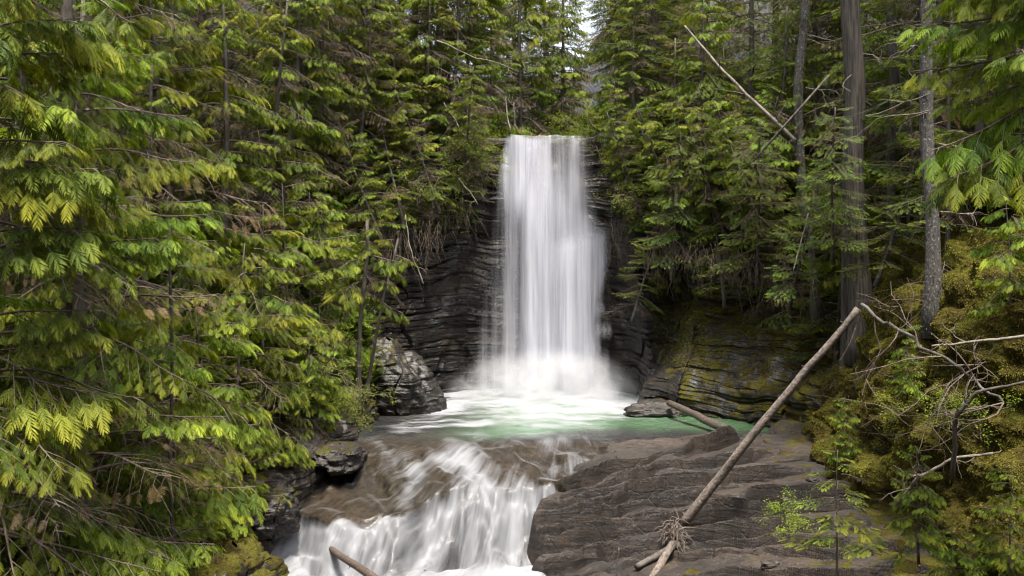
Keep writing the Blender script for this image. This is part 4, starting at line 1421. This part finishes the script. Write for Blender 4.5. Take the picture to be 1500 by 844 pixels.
rock('rock_buttress', (-3.75, 30.2, .45), (1.45, 1.25, 1.45), 'wet black layered rock buttress at the left edge of the pool', 3, moss=.10, rz=-.5, nu=260, nv=200, tiltx=-.25)
rock('mossy_rock', (-5.05, 18.0, -1.5), (.8, 1.0, .8), 'big rounded mossy rock beside the white cascade', 5, moss=.42, nu=180, nv=140)
rock('rock_block', (-5.15, 20.6, -.75), (.65, .8, .45), 'flat dark wet rock where the cascade starts, below the left bank', 6, moss=.15)
rock('rock_block', (-4.1, 23.6, -.15), (.55, .9, .3), 'low brown wet rock at the waterline of the left bank', 7, moss=.1, mat=M_STONE)
rock('rock_block', (4.2, 29.2, .1), (.9, .6, .28), 'low rounded brown rock at the right rim of the pool', 8, moss=.0, mat=M_STONE)
for i, (px, py, Y, s_, lb) in enumerate([
    (1128, 788, 18.2, .13, 'flat grey stone resting on the slab below the mossy step'),
    (1093, 803, 17.9, .11, 'small brown stone left of the flat grey stone'),
    (1160, 812, 17.6, .10, 'small dark stone right of the flat grey stone'),
    (1040, 815, 18.0, .12, 'dark wedge of rock right of the root tangle'),
    (1210, 640, 22.6, .14, 'single stone lying at the mossy foot of the right bank'),
    (1190, 705, 20.8, .10, 'small stone on the slab right of the leaning log')]):
    p_ = P(px, py, Y)
    rock('stone', (p_[0], p_[1], floor_z(p_[0], p_[1]) + s_ * .25), (s_ * 1.3, s_, s_ * .55), lb, 20 + i, mat=M_STONE, moss=0, nu=40, nv=26, amt=.5, rz=i, group='loose stones on the slab', cat='stone')
print('logs', time.time() - T0)


# ---------- hero trees
def hero(name, px, Y, z0c, H, Rad, rad, tmat, label, kind='cedar', hi=True, nb=30, az=None, seed=1, dead=.1, tint=0.0, group=None, k=12, tilt=(0, 0), x=None, z=None, stubs=0, toplen=.5, crownH=None, bend=.12):
    x = P(px, 400, Y)[0] if x is None else x
    z = ground(x, Y) if z is None else z
    o = empty(name, (x, Y, z - .1), label, 'tree', group)
    o.rotation_euler = (tilt[0], tilt[1], 0)
    link('trunk', trunk_mesh('trunk', H, rad, seed, tmat, k=k, bend=bend, r1=rad * .55), o)
    if nb:
        link('crown', crown('crown', crownH or H, z0c, Rad, kind, hi, seed, nb, az=az, deadfrac=dead, tint=tint, shape=.6, toplen=toplen), o)
    r = random.Random(seed)
    for i in range(stubs):
        zz = r.uniform(H * .1, H * .7); a_ = r.uniform(PI * .7, PI * 2.1)
        acc = Acc(); twigs(acc, (math.cos(a_) * rad * .6, math.sin(a_) * rad * .6, 0), (math.cos(a_), math.sin(a_), -.15), r.uniform(.5, 1.4), .012, 2, r, (.2, .17, .14), droop=.05)
        link('dead_branch', acc.mesh('dead_branch', [M_DEADW, M_DEADW]), o, loc=(0, 0, zz))
    return o


hero('cedar_tree', 0, 10.6, 2.2, 9, 1.75, .13, M_BARK, 'bright drooping cedar closest to the camera at the left edge', x=-5.65, z=-.6, nb=50, seed=5, tint=.0, az=(-.3, 1.5, .7), group='large near cedars', dead=.06)
hero('cedar_tree', 0, 13.2, 1.0, 10, 1.9, .13, M_BARK, 'tall fringed cedar just right of the bright cedar at the left edge', x=-5.7, z=-1.2, nb=50, seed=6, tint=.1, az=(-.5, 1.5, .6), group='large near cedars', dead=.2)
hero('cedar_tree', 0, 12.4, 5.3, 10, 2.5, .16, M_BARK, 'pale fronded cedar reaching in from the right edge', x=7.3, z=.6, nb=34, seed=7, tint=.15, az=(PI, .8, .8), group='large near cedars', dead=.08)
hero('cedar_tree', 1367, 18.8, 6.3, 13, 1.4, .145, M_BARKG, 'straight lichen spotted trunk with dead branches standing on the mossy bank', nb=14, seed=8, dead=.5, kind='hem', hi=True, group='bare trunks of the right bank', stubs=12)
hero('cedar_tree', 1264, 24.2, 9, 17, 1.8, .30, M_BARKC, 'thickest old cedar trunk with grey shredded bark on the right bank', nb=10, seed=9, dead=.4, group='bare trunks of the right bank', stubs=3, tilt=(0, -.03))
hero('cedar_tree', 1243, 24.9, 9, 17, 1.6, .17, M_BARKC, 'narrower twin of the thick old shredded cedar trunk, just behind it', nb=6, seed=19, dead=.4, group='bare trunks of the right bank', stubs=2)
hero('cedar_tree', 1174, 29.5, 7, 16, 1.8, .17, M_BARKG, 'grey spotted conifer trunk left of the thick old cedar', nb=22, seed=10, kind='hem', hi=False, dead=.3, group='bare trunks of the right bank', stubs=8)
hero('cedar_tree', 1306, 27.0, 8, 16, 1.8, .15, M_BARK, 'dark slim trunk between the thick old cedar and the lichen spotted trunk', nb=16, seed=11, kind='hem', hi=False, dead=.4, group='bare trunks of the right bank', stubs=7)
hero('cedar_tree', 1430, 22.0, 6, 15, 1.8, .11, M_BARK, 'slim shaded trunk right of the lichen spotted trunk', nb=16, seed=12, kind='hem', hi=False, dead=.4, group='bare trunks of the right bank', stubs=5)
hero('broken_tree', 1196, 27.5, 0, 2.2, 1, .14, M_BARK, 'short broken leaning stub of a grey trunk at the rim of the right cliff', nb=0, seed=13, stubs=2, z=3.5, tilt=(0, -.12), group='bare trunks of the right bank')
hero('slim_tree', 524, 26.2, 2.6, 4.6, 1.2, .075, M_BARK, 'slim mossy trunk rising in front of the left cliff', x=-4.05, z=1.1, nb=16, seed=14, hi=True, dead=.2, group='slim trunks by the left cliff')
hero('slim_tree', 532, 26.8, 2.4, 4.0, .9, .05, M_BARK, 'thin leaning trunk crossing beside the slim mossy trunk at the left cliff', x=-3.9, z=1.3, nb=8, seed=15, hi=True, dead=.3, tilt=(0, .20), group='slim trunks by the left cliff')
hero('slim_tree', 255, 14.4, 2.0, 6.0, 1.2, .035, M_BARK, 'very thin bare lower trunk among the bright cedar sprays on the left', z=-.8, nb=20, seed=16, hi=True, dead=.1, group='slim trunks by the left cliff')

# trees hanging over the right overhang: bright flat boughs
for i, (px, py, Y, s_, lb) in enumerate([
    (930, 395, 32.0, .85, 'bright green drooping young hemlock touching the right edge of the fall'),
    (985, 330, 31.4, 1.0, 'dense young hemlock hanging over the mossy ledge'),
    (1060, 370, 29.8, .9, 'flat fronded young hemlock in the middle of the right overhang'),
    (1110, 330, 28.8, 1.0, 'shaded young hemlock at the right end of the overhang'),
    (1030, 250, 31.5, 1.1, 'lush green young cedar above the right overhang'),
    (1100, 240, 30.0, 1.1, 'lush green young cedar left of the grey spotted trunk'),
    (1160, 370, 26.6, .8, 'small dark hemlock beside the broken leaning stub'),
    (1290, 330, 22.5, .8, 'small bright hemlock between the old cedar and the lichen spotted trunk'),
    (1220, 300, 24.0, .8, 'dark young hemlock in front of the thick old cedar')]):
    p_ = P(px, py + 40, Y)
    tree('young' if 'cedar above' in lb or 'cedar left' in lb else 'hemmid', i % 3, p_[0], p_[1], lb, 'young trees over the right overhang', s_ * .72, z=p_[2] - .4, tilt=(.25, -.2))
# saplings and small plants in the foreground
for i, (px, py, Y, s_, k_, lb) in enumerate([
    (1226, 842, 15.0, .85, 'sap', 'thin dark stemmed sapling standing alone in the right foreground'),
    (1400, 842, 13.6, .3, 'young', 'bright young cedar at the bottom right'),
    (1345, 800, 14.6, .35, 'young', 'small young cedar left of the bright one at the bottom right'),
    (1480, 740, 14.2, .38, 'young', 'fresh green young cedar near the right edge of the mossy bank'),
    (1480, 400, 16.8, .55, 'young', 'young cedar high on the mossy bank at the right edge'),
    (1330, 480, 18.0, .28, 'young', 'tiny cedar on the moss above the fallen dead tree'),
    (1240, 440, 20.8, .32, 'young', 'tiny cedar at the top end of the leaning log')]):
    p_ = P(px, py, Y)
    gz = ground(p_[0], p_[1]); fz = floor_z(p_[0], p_[1])
    z_ = max(fz, gz if gz is not None else -9)
    tree(k_, i % 3, p_[0], p_[1], lb, 'saplings of the right bank', s_, z=z_)

for i, (px, py, Y, H, lb, kw) in enumerate([
    (868, 215, 34.0, 1.5, 'yellow green leafy shrub leaning over the right end of the waterfall lip', dict(leafs=2, lean=(-.5, -.5, .8))),
    (930, 230, 33.6, 1.5, 'leafy bare twigged shrub right of the lip', dict(leafs=1, lean=(-.5, -.5, .5))),
    (940, 300, 32.8, 1.3, 'twiggy shrub hanging beside the middle of the fall', dict(leafs=1, lean=(-.6, -.6, .1))),
    (700, 260, 33.8, 1.4, 'olive leafed shrub on the rim left of the fall', dict(leafs=2, lean=(.4, -.5, .5))),
    (655, 230, 33.5, 1.5, 'brownish shrub higher on the left rim', dict(leafs=1, lean=(.4, -.5, .5))),
    (610, 300, 32.3, 1.4, 'twiggy yellow leafed shrub over the black cliff', dict(leafs=1, lean=(.4, -.6, .3))),
    (470, 540, 23.6, 1.7, 'yellow leafed shrub with bare grey twigs on the left bank', dict(leafs=1, lean=(.7, -.4, .5))),
    (500, 610, 24.6, 1.1, 'low yellowish shrub at the foot of the left bank', dict(leafs=2, lean=(.5, -.3, .5))),
    (1385, 440, 17.2, .75, 'small leafed yellow green shrub right of the lichen spotted trunk', dict(leafs=2)),
    (1330, 420, 18.6, .6, 'small leafed shrub left of the lichen spotted trunk', dict(leafs=2)),
    (1160, 790, 16.8, .55, 'little bright green shrub on the slab in the right foreground', dict(leafs=2, size=.035)),
    (1450, 690, 14.6, .4, 'leafy green shrub on the lower mossy bank', dict(leafs=2)),
    (1440, 480, 16.5, .7, 'sparse twig shrub on the golden moss', dict(leafs=1))]):
    p_ = P(px, py, Y)
    if i >= 8:
        gz = ground(p_[0], p_[1]); p_[2] = max(floor_z(p_[0], p_[1]), gz if gz is not None else -9)
    shrub('shrub', p_, H, lb, 'shrub', 100 + i, group='leafy shrubs', **kw)

# needle litter on the slab
def litter():
    g = np.random.default_rng(4)
    m_ = 2600
    x = g.uniform(.9, 7.6, m_); y = g.uniform(16, 24.2, m_)
    ok = (x > xb(y) + .2)
    x, y = x[ok], y[ok]
    keep = fbm(x * 1.3, y * 1.3, 0, o=3, seed=5) > g.uniform(-.8, .5, len(x))
    x, y = x[keep], y[keep]
    z = np.array([floor_z(a, b) for a, b in zip(x, y)]) + .008
    th = g.uniform(0, 2 * PI, len(x)); L = g.uniform(.008, .03, len(x)) * (1 + 2 * (g.random(len(x)) < .08)); w_ = np.minimum(L * .35, .008)
    dx_, dy_ = np.cos(th), np.sin(th)
    c = np.stack([x, y, z], 1)
    d_ = np.stack([dx_ * L, dy_ * L, g.uniform(-.2, .5, len(x)) * L], 1); e_ = np.stack([-dy_ * w_, dx_ * w_, 0 * w_], 1)
    V = np.stack([c - d_, c - e_, c + d_, c + e_], 1).reshape(-1, 3)
    k = g.random((len(x), 1))
    C = np.repeat(np.array([.20, .075, .035]) * (1 - k) + np.array([.22, .19, .10]) * k, 4, axis=0)
    tag(link('needle_litter', npmesh('needle_litter', V, np.arange(len(V)).reshape(-1, 4), [M_MOSSY], cols={'col': C})), 'reddish needle litter scattered on the slab rock', None, None, 'stuff')


litter()
print('heroes', time.time() - T0)

# ------------------------------------------------------------------ light
W = bpy.data.worlds.new('World')
SC.world = W
W.use_nodes = True
nt = W.node_tree
nt.nodes.clear()
sky = nt.nodes.new('ShaderNodeTexSky'); sky.sky_type = 'NISHITA'; sky.sun_disc = False
SUN_EL, SUN_AZ = R(76), R(165)     # azimuth clockwise from +Y
sky.sun_elevation = SUN_EL; sky.sun_rotation = SUN_AZ
sky.air_density = 1.0; sky.dust_density = 3.0; sky.ozone_density = 1.0
bg = nt.nodes.new('ShaderNodeBackground'); bg.inputs[1].default_value = .15
hs = nt.nodes.new('ShaderNodeHueSaturation'); hs.inputs['Saturation'].default_value = .35
out = nt.nodes.new('ShaderNodeOutputWorld')
nt.links.new(sky.outputs[0], hs.inputs['Color']); nt.links.new(hs.outputs[0], bg.inputs[0]); nt.links.new(bg.outputs[0], out.inputs[0])
sun = bpy.data.lights.new('sun', 'SUN'); sun.energy = 3.3; sun.angle = R(12); sun.color = (1, .94, .82)
so = bpy.data.objects.new('sun', sun); COL.objects.link(so)
d = Vector((-math.sin(SUN_AZ) * math.cos(SUN_EL), -math.cos(SUN_AZ) * math.cos(SUN_EL), -math.sin(SUN_EL)))
so.rotation_euler = d.to_track_quat('-Z', 'Y').to_euler()

SC.view_settings.view_transform = 'Standard'
SC.view_settings.look = 'None'
SC.view_settings.exposure = 1.62
SC.view_settings.gamma = 1
cy = SC.cycles
cy.max_bounces = 7; cy.diffuse_bounces = 3; cy.glossy_bounces = 3; cy.transmission_bounces = 4; cy.transparent_max_bounces = 24; cy.volume_bounces = 1
cy.caustics_reflective = False; cy.caustics_refractive = False
cy.use_denoising = True
cy.denoising_prefilter = 'FAST'
cy.pixel_filter_type = 'BLACKMAN_HARRIS'
cy.filter_width = 1.2
cy.volume_step_rate = 3.0
print('done', time.time() - T0, sum(len(o.data.polygons) for o in SC.objects if o.type == 'MESH'))
